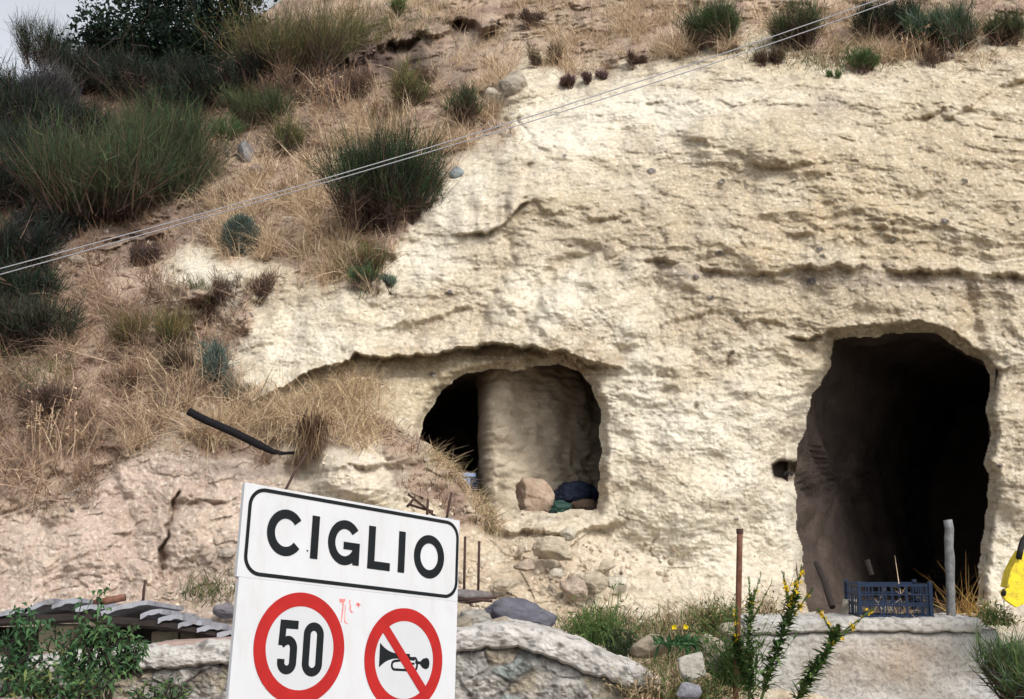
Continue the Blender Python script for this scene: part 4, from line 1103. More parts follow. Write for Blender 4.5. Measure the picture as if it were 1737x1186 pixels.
# ------------------------------------------------------------------ loose stones
def stone(px, py, wpx, hpx, Y, col, label, name='rock', seed=1, sharp=.6, rough=.16, group=None, depth=.8, tilt=0, col2=None, cat='rock'):
    k = Y / FPX; rx, rz = wpx * k / 2, hpx * k / 2; ry = (rx + rz) * .5 * depth
    bm = bmesh.new(); bmesh.ops.create_icosphere(bm, subdivisions=5, radius=1)
    c = at(px, py, Y)
    rnd = random.Random(seed)
    planes = []
    if sharp >= .9:
        for ax in range(3):
            for sg_ in (-1, 1):
                n = Vector((0, 0, 0)); n[ax] = sg_
                n = (n + Vector((rnd.gauss(0, .16), rnd.gauss(0, .16), rnd.gauss(0, .16)))).normalized(); planes.append((n, rnd.uniform(.60, .72)))
    for _ in range(9 if sharp < .9 else 4):
        n = Vector((rnd.gauss(0, 1), rnd.gauss(0, .8), rnd.gauss(0, 1))).normalized(); planes.append((n, rnd.uniform(.52, .82) if sharp < .9 else rnd.uniform(.78, .95)))
    R = Matrix.Rotation(math.radians(tilt), 3, 'Y')
    cols = []
    for v in bm.verts:
        p = v.co.normalized()
        r = 1.0
        for n, h in planes:
            dd = p.dot(n)
            if dd > 1e-3: r = min(r, h / dd) if sharp >= 1 else r * (1 - sharp) + min(r, h / dd) * sharp
        q = p * r
        nz = mnoise.fractal(q * 1.7 + Vector((seed * 3.1, 0, 0)), 1.0, 2.0, 5) * rough + mnoise.fractal(q * 7 + Vector((0, seed, 0)), 1.0, 2.0, 3) * rough * .25
        q = q * (1 + nz)
        v.co = R @ Vector((q.x * rx, q.y * ry, q.z * rz)) * 1.08
    me = bpy.data.meshes.new(name); bm.to_mesh(me); bm.free()
    co = np.empty(len(me.vertices) * 3, np.float32); me.vertices.foreach_get('co', co); co = co.reshape(-1, 3)
    n0 = fbm(co[:, 0] * 9 / max(rx, .1) * .2 + seed, co[:, 2] * 9 / max(rz, .1) * .2 + co[:, 1] * 3, seed, 4) * .5 + .5
    c2 = np.array(col2 if col2 is not None else [x * .62 for x in col])
    cc = np.ones((len(co), 4), np.float32); cc[:, :3] = np.array(col)[None] * (1 - n0[:, None]) + c2[None] * n0[:, None]
    a = me.attributes.new('Col', 'FLOAT_COLOR', 'POINT'); a.data.foreach_set('color', cc.ravel())
    me.polygons.foreach_set('use_smooth', np.full(len(me.polygons), True))
    me.materials.append(M['stone'])
    o = link(name, me); o.location = [float(x) for x in c]
    tag(o, label, cat, group); return o
def chips(name, dens, N, rng, cols, label, mat_):
    bm = bmesh.new(); bmesh.ops.create_icosphere(bm, subdivisions=1, radius=1)
    bv = np.array([v.co[:] for v in bm.verts]); bf = np.array([[v.index for v in f.verts] for f in bm.faces]); bm.free()
    c, _, _ = scatter(dens, N)
    r = RNG.uniform(*rng, N) * RNG.uniform(.5, 1, N) ** 1.5
    A = RNG.normal(size=(N, 3, 3)); Q_, _ = np.linalg.qr(A)
    sc_ = RNG.uniform(.5, 1.2, (N, 1, 3))
    V = np.einsum('nij,nkj->nki', Q_, bv[None] * (1 + RNG.normal(size=(N, len(bv), 1)) * .16) * sc_) * r[:, None, None] + (c - np.array([0, .3, -.2]) * r[:, None])[:, None]
    F = (bf[None] + (np.arange(N) * len(bv))[:, None, None]).reshape(-1, 3)
    C = np.repeat(pick(cols, N, .12), len(bv), 0)
    o = mesh_np(name, V.reshape(-1, 3), np.zeros((0, 4)), mat_, C, smooth=False, tris=F)
    tag(o, label, 'rubble', kind='stuff')
chips('loose_rubble', np.maximum(rubble * .9, patch_density([(600,980,80,40,.5),(1050,1040,60,24,.5),(1380,1040,40,10,.7),(300,1000,100,26,.4),(880,920,70,30,.8)])) * sstep(-.2, .4, fbm(XW * 3, ZW * 3, 210, 3)), 1000, (.010, .045),
      [(.68,.57,.44),(.74,.64,.51),(.60,.49,.38)], 'small broken stones scattered over the rubble slope below the window cave', M['stone'])
chips('scree', soilonly * sstep(.1, .5, fbm(XW * 1.5, ZW * 2, 211, 4)), 1400, (.012, .05), [(.50,.40,.31),(.40,.31,.25),(.58,.48,.38),(.30,.26,.24)], 'loose small stones over the bare patches of the hillside', M['stone'])
CREAM = (.70, .60, .46); PALE = (.78, .71, .58); GREYB = (.22, .22, .26); PINKR = (.62, .50, .40)
stone(878, 1044, 112, 60, 8.75, (.20,.20,.245), 'big blue grey boulder resting on the wall top right of the sign', 'boulder', 14, .55, .13, tilt=8, col2=(.13,.125,.15), cat='boulder')
GW = 'stones on the wall top beside the sign'
stone(806, 1048, 62, 36, 8.5, (.52,.49,.44), 'pale lumpy stone between the sign and the grey boulder', 'stone', 5, .6, .2, GW, cat='stone')
stone(850, 1058, 40, 22, 8.35, (.55,.47,.38), 'small tan stone in front of the grey boulder', 'stone', 6, .5, .15, GW, cat='stone')
stone(785, 1060, 40, 26, 8.35, (.46,.40,.32), 'small brown stone half hidden by the sign edge', 'stone', 7, .5, .15, GW, cat='stone')
stone(800, 1012, 70, 28, 9.25, (.30,.27,.27), 'flat greyish slab under the bent iron rods', 'stone', 8, .7, .12, None, cat='stone')
GU = 'rubble blocks below the window cave'
for i, (x, y, w, h, Y, c, lab) in enumerate([
  (942,932,70,46,10.2,CREAM,'large tan block under the sill of the window cave'),
  (962,905,26,28,10.35,PALE,'small upright pale stone directly below the sill'),
  (1005,985,48,42,10.1,CREAM,'tan block right of and below the large tan one'),
  (975,1000,52,36,9.95,PINKR,'pinkish block at the bottom of the rubble slope'),
  (1045,992,40,30,10.45,PALE,'pale stone at the right side of the rubble slope'),
  (888,960,34,24,10.0,PINKR,'small pinkish stone left of the large tan block'),
  (860,990,44,28,9.8,CREAM,'tan stone above the grey boulder, left part of rubble'),
  (945,972,24,18,10.0,PALE,'tiny pale stone in the middle of the rubble'),
  (1030,960,30,22,10.5,CREAM,'small tan stone high on the right side of the rubble')]):
    stone(x, y, w, h, Y, c, lab, 'rubble_block', 20 + i, .75, .14, GU, cat='rock')
GG = 'stones in the weeds left of the concrete wall'
for i, (x, y, w, h, Y, c, lab, s) in enumerate([
  (1174,1131,56,50,7.9,(.74,.70,.62),'whitish squared block in the weeds, nearest to the coping end',.95),
  (1222,1128,56,40,8.1,(.50,.44,.36),'squared tan block right of the whitish one',.95),
  (1102,1098,74,46,8.6,(.50,.42,.32),'wide tan rock at the lower end of the coping',.8),
  (1206,1098,56,40,8.5,(.56,.49,.39),'tilted tan slab above the whitish block',.9),
  (1168,1172,44,30,7.6,(.36,.36,.40),'bluish grey stone below the whitish block',.8),
  (1240,1068,40,26,9.2,(.46,.40,.32),'brown stone behind the rusty post',.7)]):
    stone(x, y, w, h, Y, c, lab, 'stone_block', 40 + i, s, .07, GG, cat='stone', tilt=[-14, 4, -6, 28, 0, 0][i])
stone(1442, 1032, 40, 40, 9.7, (.50,.46,.38), 'squared tan block left of the blue crate', 'stone_block', 51, .95, .05, None, cat='stone')
sp = surf(868, 148); stone(872, 143, 56, 46, sp[1] - .1, (.50,.44,.35), 'pale boulder at the rim of the cliff top', 'boulder', 52, .85, .10, None, cat='boulder', col2=(.34,.30,.25))
sp = surf(838, 158); stone(836, 160, 26, 28, sp[1] - .05, PALE, 'small white stone left of the pale rim boulder', 'stone', 53, .7, .1, None, cat='stone')
sp = surf(773, 296); stone(773, 294, 26, 24, sp[1] - .05, (.36,.40,.42), 'bluish stone below the cables beside the dark broom', 'stone', 54, .7, .1, None, cat='stone')
sp = surf(748, 298); stone(748, 299, 26, 18, sp[1] - .05, PALE, 'white stone left of the bluish one', 'stone', 55, .7, .1, None, cat='stone')
GL = 'grey stones on the left slope'
for i, (x, y, w, h, c, lab) in enumerate([(418,262,30,50,(.30,.29,.30),'tall grey rock between the broom bushes on the slope'),(418,210,26,24,(.34,.33,.33),'grey stone above the tall grey rock'),
     (440,288,34,22,(.32,.27,.26),'brownish grey stone at the foot of the tall grey rock'),(130,442,34,18,(.46,.38,.30),'flat tan stone just under the cables at left'),(85,432,26,16,(.42,.36,.32),'small tan stone at the left end of the cables'),(75,446,20,13,(.45,.38,.33),'tiny stone below the left end of the cables')]):
    sp = surf(x, y); stone(x, y, w, h, sp[1] - .08, c, lab, 'slope_stone', 60 + i, .8, .12, GL, cat='stone')
stone(385, 1036, 44, 26, 9.2, (.30,.28,.30), 'grey stone lying behind the sign edge above the shed roof', 'stone', 70, .8, .1, None, cat='stone')
stone(387, 938, 30, 18, 9.7, (.62,.54,.46), 'small pale stone on the earth left of the sign', 'stone', 71, .6, .1, None, cat='stone')
stone(300, 470, 12, 8, surf(300,470)[1], PALE, 'pebble on the pale left rock', 'stone', 72, .6, .1, None, cat='stone')
# inside the window cave
stone(906, 838, 66, 72, 11.45, (.55,.44,.34), 'pinkish broken rock standing on the sill in front of the pillar', 'rock', 80, .85, .16, None, cat='rock', col2=(.40,.27,.20))
stone(990, 860, 50, 26, 11.6, (.16,.11,.08), 'dark brown lump in the right corner of the window cave', 'rock', 81, .6, .15, None, cat='rock')

# ------------------------------------------------------------------ walls: a displaced front with top, back and sides
def wall_block(name, xs, ztop, zbot, yfront, depth, relief, material, colf, parent=None, nx=300, nz=90, topr=.02, slant=0.0):
    """xs: (x0,x1); ztop(x), zbot(x) functions; relief(X,Z,v) pulls the front towards the viewer"""
    X = np.linspace(xs[0], xs[1], nx)[None, :].repeat(nz, 0)
    v = np.linspace(0, 1, nz)[:, None].repeat(nx, 1)
    zt = ztop(X); zb = zbot(X)
    Z = zt * (1 - v) + zb * v
    r = relief(X, Z, v)
    edge = topr * np.exp(-(zt - Z) / topr)
    Yf = yfront - r + edge * .9
    n = 26
    tv = np.linspace(0, 1, n)[::-1][:, None].repeat(nx, 1)
    Xt = X[:1].repeat(n, 0); Yt = yfront + edge[0][None] + tv * depth; Yt[-1] = Yf[0]
    Zt = zt[:1].repeat(n, 0) + (fbm(Xt * 9, Yt * 9, 31, 4) * .012 + .006) * (tv > 0)
    back = np.stack([X[:1], np.full((1, nx), yfront + depth), zb[:1]], -1)
    G = np.concatenate([back, np.stack([Xt, Yt, Zt], -1)[:-1], np.stack([X, Yf, Z], -1)], 0)
    # ends
    L = G[:, :1].copy(); L[:, 0, 1] = yfront + depth * .5; L[:, 0, 2] = np.minimum(L[:, 0, 2], zt.max()) ; L[:, 0, 0] += 0
    Rr = G[:, -1:].copy()
    Lb = G[:, :1].copy(); Lb[:, 0, 1] = np.maximum(Lb[:, 0, 1], yfront + depth)
    Rb = G[:, -1:].copy(); Rb[:, 0, 1] = np.maximum(Rb[:, 0, 1], yfront + depth)
    Rb[:, 0, 0] += slant; Lb[:, 0, 0] -= slant
    G = np.concatenate([Lb, G, Rb], 1)
    h, w = G.shape[:2]
    idx = np.arange(h * w).reshape(h, w)
    q = np.stack([idx[:-1, :-1], idx[1:, :-1], idx[1:, 1:], idx[:-1, 1:]], -1).reshape(-1, 4)
    V = G.reshape(-1, 3)
    return mesh_np(name, V, q, material, colf(V), parent=parent)

def zpx(py, Y): return float(at(868, py, Y)[2])
def xpx(px, Y): return float(at(px, 1050, Y)[0])

# --- rubble wall with cement coping, running behind the sign
YL = 8.1
tw = thing('rubble_wall', at(500, 1180, YL), 'old rubble wall with rounded cement coping running behind the town sign', 'wall')
cxp = np.array([-400,0,100,212,400,600,760,800,850,880,930,990,1050,1100,1118])
ctop = np.array([1130,1126,1116,1104,1088,1082,1072,1068,1060,1060,1072,1094,1120,1142,1154])
cbot = np.array([1150,1142,1140,1140,1126,1114,1108,1104,1098,1100,1116,1140,1162,1176,1180])
wxp = np.array([xpx(a, YL) for a in cxp])
wt = np.array([zpx(a, YL) for a in ctop]); wb = np.array([zpx(a, YL) for a in cbot])
ft = lambda X: np.interp(X, wxp, wt) + fbm(X * 5, X * 0 + 3, 700, 4) * .012
fb = lambda X: np.interp(X, wxp, wb) + fbm(X * 7, X * 0 + 9, 701, 4) * .020
def cop_relief(X, Z, v):
    return .035 - .008 * (2 * v - .9) ** 2 + fbm(X * 5, Z * 7, 702, 4) * .024 + ridged(X * 15, Z * 18, 703, 4) * .007 + fbm(X * 50, Z * 50, 706, 2) * .003 - .05 * sstep(.86, 1, v)
def cop_cols(V):
    n = fbm(V[:, 0] * 5, V[:, 2] * 9 + V[:, 1] * 4, 704, 5) * .5 + .5
    c = np.array((.60,.58,.555)) * (1 - n[:, None]) + np.array((.38,.355,.335)) * n[:, None]
    l = sstep(.25, .7, fbm(V[:, 0] * 11, V[:, 2] * 13 + V[:, 1] * 6, 705, 4))[:, None]
    return c * (1 - l * .75) + np.array((.15,.14,.13)) * l * .75
wall_block('coping', (wxp[0], wxp[-1]), ft, fb, YL, .42, cop_relief, M['concrete'], cop_cols, tw, 620, 40, .03)
def mas_fields(X, Z):
    wx_ = X + fbm(X * 4, Z * 4, 711, 3) * .05; wz_ = Z + fbm(X * 4 + 7, Z * 4, 712, 3) * .05
    return voronoi(wx_ * 3.6, wz_ * 5.0, 713)
def mas_relief(X, Z, v):
    a, b, i = mas_fields(X, Z)
    st = sstep(.03, .16, b - a)
    return -.015 + st * (.012 + .03 * (i - .3)) + fbm(X * 6, Z * 7, 714, 5) * .040 + ridged(X * 17, Z * 20, 715, 4) * .007 - .06 * np.exp(-v / .03)
def mas_cols(V):
    a, b, i = mas_fields(V[:, 0], V[:, 2])
    j = (i * 977) % 1
    c = np.array((.47,.445,.42))[None] * (.75 + .6 * j[:, None])
    c = c * (1 - (i < .3)[:, None]) + np.array((.46,.40,.31))[None] * (i < .3)[:, None]
    c = np.where((j > .86)[:, None], np.array((.36,.40,.385))[None], c)
    st = sstep(.02, .12, b - a)[:, None]
    gap = sstep(-.2, .4, fbm(V[:, 0] * 5, V[:, 2] * 6, 718, 4))[:, None]
    mo = np.array((.15,.135,.125)) * gap + np.array((.36,.34,.32)) * (1 - gap)
    c = c * st + mo * (1 - st)
    w_ = sstep(.0, .5, fbm(V[:, 0] * 3, V[:, 2] * 4, 719, 5))[:, None]
    c = c * (1 - .6 * w_) + np.array((.53,.51,.485)) * .6 * w_
    n = sstep(.0, .65, fbm(V[:, 0] * 6, V[:, 2] * 6, 716, 5))[:, None]
    k_ = sstep(.15, .6, fbm(V[:, 0] * 16, V[:, 2] * 18, 720, 4))[:, None] * .5
    c = c * (1 - k_) + np.array((.10,.095,.09)) * k_
    return c * (1 - .55 * n) + np.array((.14,.13,.125)) * .55 * n
wall_block('masonry', (wxp[0], wxp[-1] + .02), lambda X: fb(X) + .004, lambda X: X * 0 - .1, YL + .03, .36, mas_relief, M['masonry'], mas_cols, tw, 900, 190, .01)

# --- rendered concrete wall under the door cave
YR = 9.2
tr_ = thing('concrete_wall', at(1480, 1180, YR), 'grey rendered concrete wall with a slab lip below the door cave', 'wall')
x0, x1, x2 = xpx(1262, YR), xpx(1662, YR), xpx(1694, YR)
zt_, zl_, zs_ = zpx(1051, YR), zpx(1073, YR), zpx(1072, YR)
fz = lambda X: zl_ + fbm(X * 6, X * 0 + 4, 721, 4) * .014 + .02 * np.interp(X, [x0, (x0 + x1) / 2, x1], [-.6, .4, 0])
def con_cols(V):
    n = fbm(V[:, 0] * 3, V[:, 2] * 4 + V[:, 1] * 2, 722, 5) * .5 + .5
    c = np.array((.50,.495,.48)) * (1 - n[:, None]) + np.array((.40,.385,.365)) * n[:, None]
    cx_, cz_ = xpx(1500, YR), zpx(1120, YR)
    br = np.exp(-((V[:, 0] - cx_) / .55) ** 2 - ((V[:, 2] - cz_) / .22) ** 2)[:, None] * (.5 + .5 * n[:, None])
    c = c * (1 - br * .75) + np.array((.36,.25,.155)) * br * .75
    bl = sstep(xpx(1600, YR), xpx(1690, YR), V[:, 0])[:, None] * .5
    c = c * (1 - bl) + np.array((.53,.54,.57)) * bl
    l = sstep(.1, .7, fbm(V[:, 0] * 7, V[:, 2] * 9, 723, 5))[:, None]
    c = c * (1 - l * .35) + np.array((.20,.18,.165)) * l * .55
    g_ = sstep(.2, .6, fbm(V[:, 0] * 22, V[:, 2] * 26, 730, 4))[:, None] * .45
    return c * (1 - g_) + np.array((.17,.155,.145)) * g_
wall_block('slab_lip', (x0, x1), lambda X: X * 0 + zt_ + fbm(X * 7, X * 0, 724, 3) * .006, fz, YR, .55, lambda X, Z, v: .022 + fbm(X * 8, Z * 12, 725, 4) * .008 - .02 * sstep(.85, 1, v), M['concrete'], con_cols, tr_, 420, 26, .014)
def con_relief(X, Z, v):
    cr = np.abs(fbm(X * 1.6, Z * 1.6, 727, 4)) 
    return fbm(X * 3, Z * 4, 726, 4) * .018 + ridged(X * 14, Z * 16, 728, 4) * .0035 - .006 * np.exp(-(cr / .02) ** 2) * sstep(0, .4, fbm(X * 2, Z * 2, 729, 2)) - .05 * np.exp(-v / .02)
wall_block('rendered_face', (x0, x2), lambda X: np.where(X < x1 + .01, fz(X) + .003, zs_ + .004), lambda X: X * 0 - .1, YR + .012, .52, con_relief, M['concrete'], con_cols, tr_, 520, 150, .012, slant=.10)

# ------------------------------------------------------------------ low shed with overlapping roof sheets at left
YSH = 8.75
ts = thing('shed', at(180, 1110, YSH), 'low dark shed with overlapping grey roof sheets at lower left', 'shed')
prof = [(-150,1052,-70,1046),(-80,1046,-8,1038),(-15,1043,47,1031),(42,1033,92,1015),(88,1026,134,1014),(128,1031,178,1026),(168,1038,250,1018),(238,1042,276,1033),(268,1049,310,1043),(302,1058,342,1052),(334,1066,376,1060),(368,1074,412,1070),(404,1082,470,1078)]
for i, (xa, ya, xb, yb) in enumerate(prof):
    a = at(xa, ya, YSH - .35); b = at(xb, yb, YSH - .35)
    d = (b - a); n = 7
    mbs = MB(); vs = []; L_ = .95
    for k in range(n):
        t = k / (n - 1)
        p = a + d * t + np.array([0, 0, .012 * math.sin(t * math.pi) ])
        up = np.array([0, math.cos(math.radians(6.5)), math.sin(math.radians(-6.5))]) * L_
        vs += [p, p + up, p + up - np.array([0, 0, .03]), p - np.array([0, 0, .034 + .006 * math.sin(k * 2.1 + i)])]
    fs = []
    for k in range(n - 1):
        o = k * 4
        for e in range(4):
            fs.append((o + e, o + (e + 1) % 4, o + 4 + (e + 1) % 4, o + 4 + e))
    fs += [(0, 1, 2, 3), tuple(range((n - 1) * 4, n * 4))[::-1]]
    mbs.add(vs, fs); mbs.build('roof_sheet', M['sheet'], ts)
bmn = MB()
for (xa, ya, xb, yb) in [(-150,1062,178,1046),(170,1052,300,1062),(290,1062,470,1092)]:
    a = at(xa, ya, YSH - .30); b = at(xb, yb, YSH - .30)
    bmn.tube([a, (a + b) / 2, b], .035, 7)
bmn.build('roof_beam', M['darkwood'], ts)
bw = MB()
zt0 = zpx(1070, YSH)
for i in range(30):
    xx = xpx(-140, YSH) + i * .10
    bw.box((xx, YSH + .45 + .006 * (i % 3), zt0 * .5 - .02), (.094, .03, zt0 + .02))
bw.build('shade_boarding', M['darkwood'], ts)  # dark boards added to stand for the shade under the roof
for i, (xa, ya, xb, yb) in enumerate([(255, 1072, 302, 1092), (304, 1074, 330, 1092), (62, 1062, 125, 1105)]):
    a = at(xa, yb, YSH - .12); b = at(xb, ya, YSH - .12)
    bl = MB(); bl.box(((a[0] + b[0]) / 2, YSH, b[2] / 2 - .02), (b[0] - a[0], .22, b[2] + .04))
    bl.build('wall_block', M['stone'], ts, bevel=.012, col=(.44, .37, .27))
pk = MB(); a = at(275, 1094, 8.3); b = at(470, 1083, 8.3); pk.box((a + b) / 2, (float(b[0] - a[0]), .22, .045), Matrix.Rotation(-.055, 3, 'Y'))
o = pk.build('plank', M['plank'], bevel=.004); tag(o, 'pinkish grey plank lying along the wall top left of the sign', 'plank')
pp = MB(); a = at(160, 1024, 8.6); b = at(212, 1013, 8.6); pp.tube([a, b], .028, 12)
tag(pp.build('rusty_pipe', M['rust'], smooth=True), 'short rusty pipe lying on the shed roof', 'pipe')

# ------------------------------------------------------------------ posts, pipe, rods
def post(name, bot, top, Y, r, material, label, cat, cap=None, wob=.25, n=10, irregular=0.0):
    a = at(*bot, Y); b = at(*top, Y)
    t = thing(name, a, label, cat)
    mb = MB(); pts = [a + (b - a) * u + RNG.normal(size=3) * r * wob * .2 * np.array([1, 1, 0]) for u in np.linspace(0, 1, 12)]
    mb.tube(pts, [r * (1 + irregular * RNG.normal()) for _ in pts], n)
    mb.build('shaft', material, t, smooth=True)
    if cap:
        c = MB(); c.tube([b - np.array([0, 0, .01]), b + np.array([0, 0, cap])], r * 1.22, n); c.build('cap', M['rust_dark'], t, bevel=.003)
    return t
post('rusty_post', (1247, 1230), (1255, 903), 7.9, .021, M['rust'], 'slim rusty iron post with a dark cap standing in the weeds', 'post', cap=.024)
post('wooden_post', (1613, 1052), (1609, 882), 9.55, .036, M['wood'], 'grey weathered wooden post in front of the door cave', 'post', n=12, irregular=.04, wob=.35)
k = MB(); k.tube([at(1412, 1030, 10.9), at(1398, 985, 11.15), at(1384, 955, 11.4)], [.03, .03, .026], 8)
tag(k.build('dark_stake', M['darkwood']), 'dark wooden stake leaning inside the left edge of the door cave', 'stake')
k = MB(); k.tube([at(1470, 950, 11.5), at(1478, 975, 11.5)], .03, 8)
tag(k.build('short_stake', M['darkwood']), 'short dark stake deep inside the door cave above the blue crate', 'stake')
pts = [(320,698),(345,711),(400,735),(440,755),(462,766),(480,769),(500,768)]
k = MB(); c = [at(x, y, 10.05 + max(0, (x - 400)) * .0012) for x, y in pts]
fine = []
for i in range(len(c) - 1):
    for u in np.linspace(0, 1, 6, endpoint=False): fine.append(c[i] * (1 - u) + c[i + 1] * u)
fine.append(c[-1])
rr = [.036 if i < 18 else max(.014, .036 - (i - 18) * .0016) for i in range(len(fine))]
k.tube(fine, rr, 14)
tag(k.build('black_pipe', M['black_pipe'], smooth=True), 'thick black pipe sticking out of the earth bank at a slant', 'pipe')
k = MB(); k.tube([at(520, 770, 9.9), at(500, 800, 9.7), at(484, 832, 9.6), at(470, 850, 9.6)], .012, 8)
tag(k.build('thin_hose', M['rust_dark'], smooth=True), 'thin dark hose hanging down behind the top edge of the sign', 'hose')
GRB = 'thin iron rods behind the sign'
for (x0_, y0_, x1_, y1_, Y, lab) in [(787,1010,789,910,9.4,'upright iron rod close to the right edge of the sign'),(811,1010,813,918,9.4,'upright iron rod a little right of the one by the sign edge'),
     (757,885,766,835,9.7,'upright iron rod above the top right corner of the sign'),(724,880,726,846,9.7,'short upright iron rod above the letter I of the sign'),
     (692,838,742,880,9.75,'slanting iron rod over the sign top'),(694,856,735,868,9.78,'nearly level iron rod over the sign top'),
     (690,860,704,842,9.72,'stubby tilted iron rod left of the other rods'),
     (776,1018,842,1014,9.0,'level iron bar sticking out right of the sign'),(790,1022,835,1020,8.95,'second level iron bar just below the other'),
     (243,1020,247,984,8.9,'thin upright iron rod behind the shed roof')]:
    k = MB(); a = at(x0_, y0_, Y); b = at(x1_, y1_, Y)
    k.tube([a, (a + b) / 2 + RNG.normal(size=3) * .006, b], .011, 7)
    tag(k.build('iron_rod', M['rust_dark'], smooth=True), lab, 'rod', GRB)
k = MB(); a = at(748, 881, 9.6); k.box(a, (.20, .05, .022))
tag(k.build('white_board', M['sheet'], bevel=.003), 'white strip of board lying behind the top right corner of the sign', 'board')

# ------------------------------------------------------------------ overhead cables
CB = [(-700,645),(-300,531),(60,440),(380,360),(640,275),(880,200),(1160,112),(1490,0),(1900,-150),(2400,-345)]
for off, lab in ((0, 'upper one of the two thin grey cables crossing the hillside'), (9, 'lower one of the two thin grey cables crossing the hillside')):
    xs = np.linspace(-700, 2400, 90)
    ys = np.interp(xs, [p[0] for p in CB], [p[1] for p in CB])
    cf = np.polyfit([p[0] / 1000 for p in CB], [p[1] for p in CB], 4)
    ys = np.polyval(cf, xs / 1000) + off * (1 + .25 * np.sin(xs / 260 + off))
    P = at(xs, ys, 8.9 + (off > 0) * .02)
    k = MB(); k.tube(list(P), .0042, 6)
    tag(k.build('overhead_cable', M['cable'], smooth=True), lab, 'cable', 'pair of overhead cables')

# ------------------------------------------------------------------ blue fruit crate on the wall
def crate(px0, px1, py0, py1, Y, label):
    a = at(px0, py1, Y); b = at(px1, py0, Y)
    w, h, dp = b[0] - a[0], b[2] - a[2], .36
    x0, z0 = a[0], a[2]
    t = thing('fruit_crate', (x0 + w / 2, Y + dp / 2, z0), label, 'crate')
    for cx_, cy_ in ((0, 0), (w, 0), (0, dp), (w, dp)):
        m = MB(); m.box((x0 + cx_, Y + cy_, z0 + h * .52), (.030, .030, h * 1.06)); m.build('corner_post', M['blue'], t, bevel=.003)
    def side(p0, p1):
        m = MB(); p0 = np.array(p0); p1 = np.array(p1); d = p1 - p0; Ls = np.linalg.norm(d); u = d / Ls
        R = Matrix(((u[0], -u[1], 0), (u[1], u[0], 0), (0, 0, 1)))
        for f, th in ((.03, .016), (.34, .012), (.40, .012), (.66, .012), (.93, .022)):
            m.box((*(p0 + d * .5), z0 + h * f), (Ls - .03, .010, th), R)
        nb = int(Ls / .027)
        for i in range(1, nb):
            if i % 2 == 0 or i % 7 == 0:
                m.box((*(p0 + d * i / nb), z0 + h * .5), (.0065 if i % 7 else .016, .008, h * .92), R)
        m.build('slatted_side', M['blue'], t)
    side((x0, Y), (x0 + w, Y)); side((x0, Y + dp), (x0 + w, Y + dp)); side((x0, Y), (x0, Y + dp)); side((x0 + w, Y), (x0 + w, Y + dp))
    m = MB()
    for i in range(12): m.box((x0 + w * (i + .5) / 12, Y + dp / 2, z0 + .012), (w / 12 * .6, dp - .01, .010))
    m.build('base', M['blue'], t)
crate(1459, 1577, 989, 1047, 9.35, 'blue slatted plastic fruit crate standing on the concrete wall')
v_ = at(1522, 1046, 9.5)
t = thing('dry_sprigs', v_, 'pale dry sprigs lying inside the blue crate', 'dry plant')
m = 60
v, q, c = ribbons(v_ + RNG.normal(size=(m, 3)) * np.array([.14, .05, .0]) + np.array([0, 0, .03]), RNG.normal(size=(m, 3)) + np.array([0, 0, .5]), RNG.uniform(.06, .2, m), np.full(m, .009), RNG.normal(size=(m, 3)) * .2, pick(STRAW + [(.6,.56,.45)], m), 2)
mesh_np('twigs', v, q, M['stalk'], c, smooth=False, parent=t)
v, q, c = ribbons(np.array([at(1528, 1010, 9.45)]).repeat(3, 0), np.array([[-.1,0,1],[.3,0,.5],[-.4,0,.4]]), np.array([.32,.08,.07]), np.full(3, .008), np.zeros((3, 3)), pick(STRAW, 3), 2)
mesh_np('tall_stalk', v, q, M['stalk'], c, smooth=False, parent=t)

# ------------------------------------------------------------------ things inside the window cave and in the niche
a = at(792, 838, 12.3)
t = thing('blue_drum', a - np.array([0, 0, .12]), 'blue plastic drum in the dark left part of the window cave', 'drum')
k = MB(); k.tube([a + np.array([0, 0, z]) for z in (-.18, -.16, 0, .16, .18)], [.11, .13, .135, .13, .11], 20); k.build('body', M['blue'], t, smooth=True)
k = MB(); k.tube([a + np.array([0, 0, .18]), a + np.array([0, 0, .22])], .10, 20); k.build('lid', M['lightblue'], t, bevel=.004)
k = MB(); k.box(a + np.array([-.01, -.142, .10]), (.10, .01, .12)); k.build('side_label', M['lightblue'], t)
def sack(px, py, w, h, Y, material, label, name, seed, cat):
    o = stone(px, py, w, h, Y, (.1, .1, .1), label, name, seed, .25, .22, None, cat=cat)
    o.data.materials.clear(); o.data.materials.append(material); return o
sack(975, 838, 76, 40, 11.95, M['navy'], 'crumpled dark blue plastic sheet in the right part of the window cave', 'plastic_sheet', 90, 'plastic sheet')
sack(946, 862, 44, 26, 11.5, M['green_bag'], 'dark green plastic bag on the sill beside the broken rock', 'plastic_bag', 91, 'plastic bag')
a = at(1337, 806, 11.40)
k = MB(); k.tube([a + np.array([.036 * math.cos(u), 0, .030 * math.sin(u)]) for u in np.linspace(-.2, math.pi + .2, 14)], .011, 8)
tag(k.build('iron_ring', M['rubber'], smooth=True), 'small dark iron ring standing in the wall niche beside the door cave', 'iron ring')

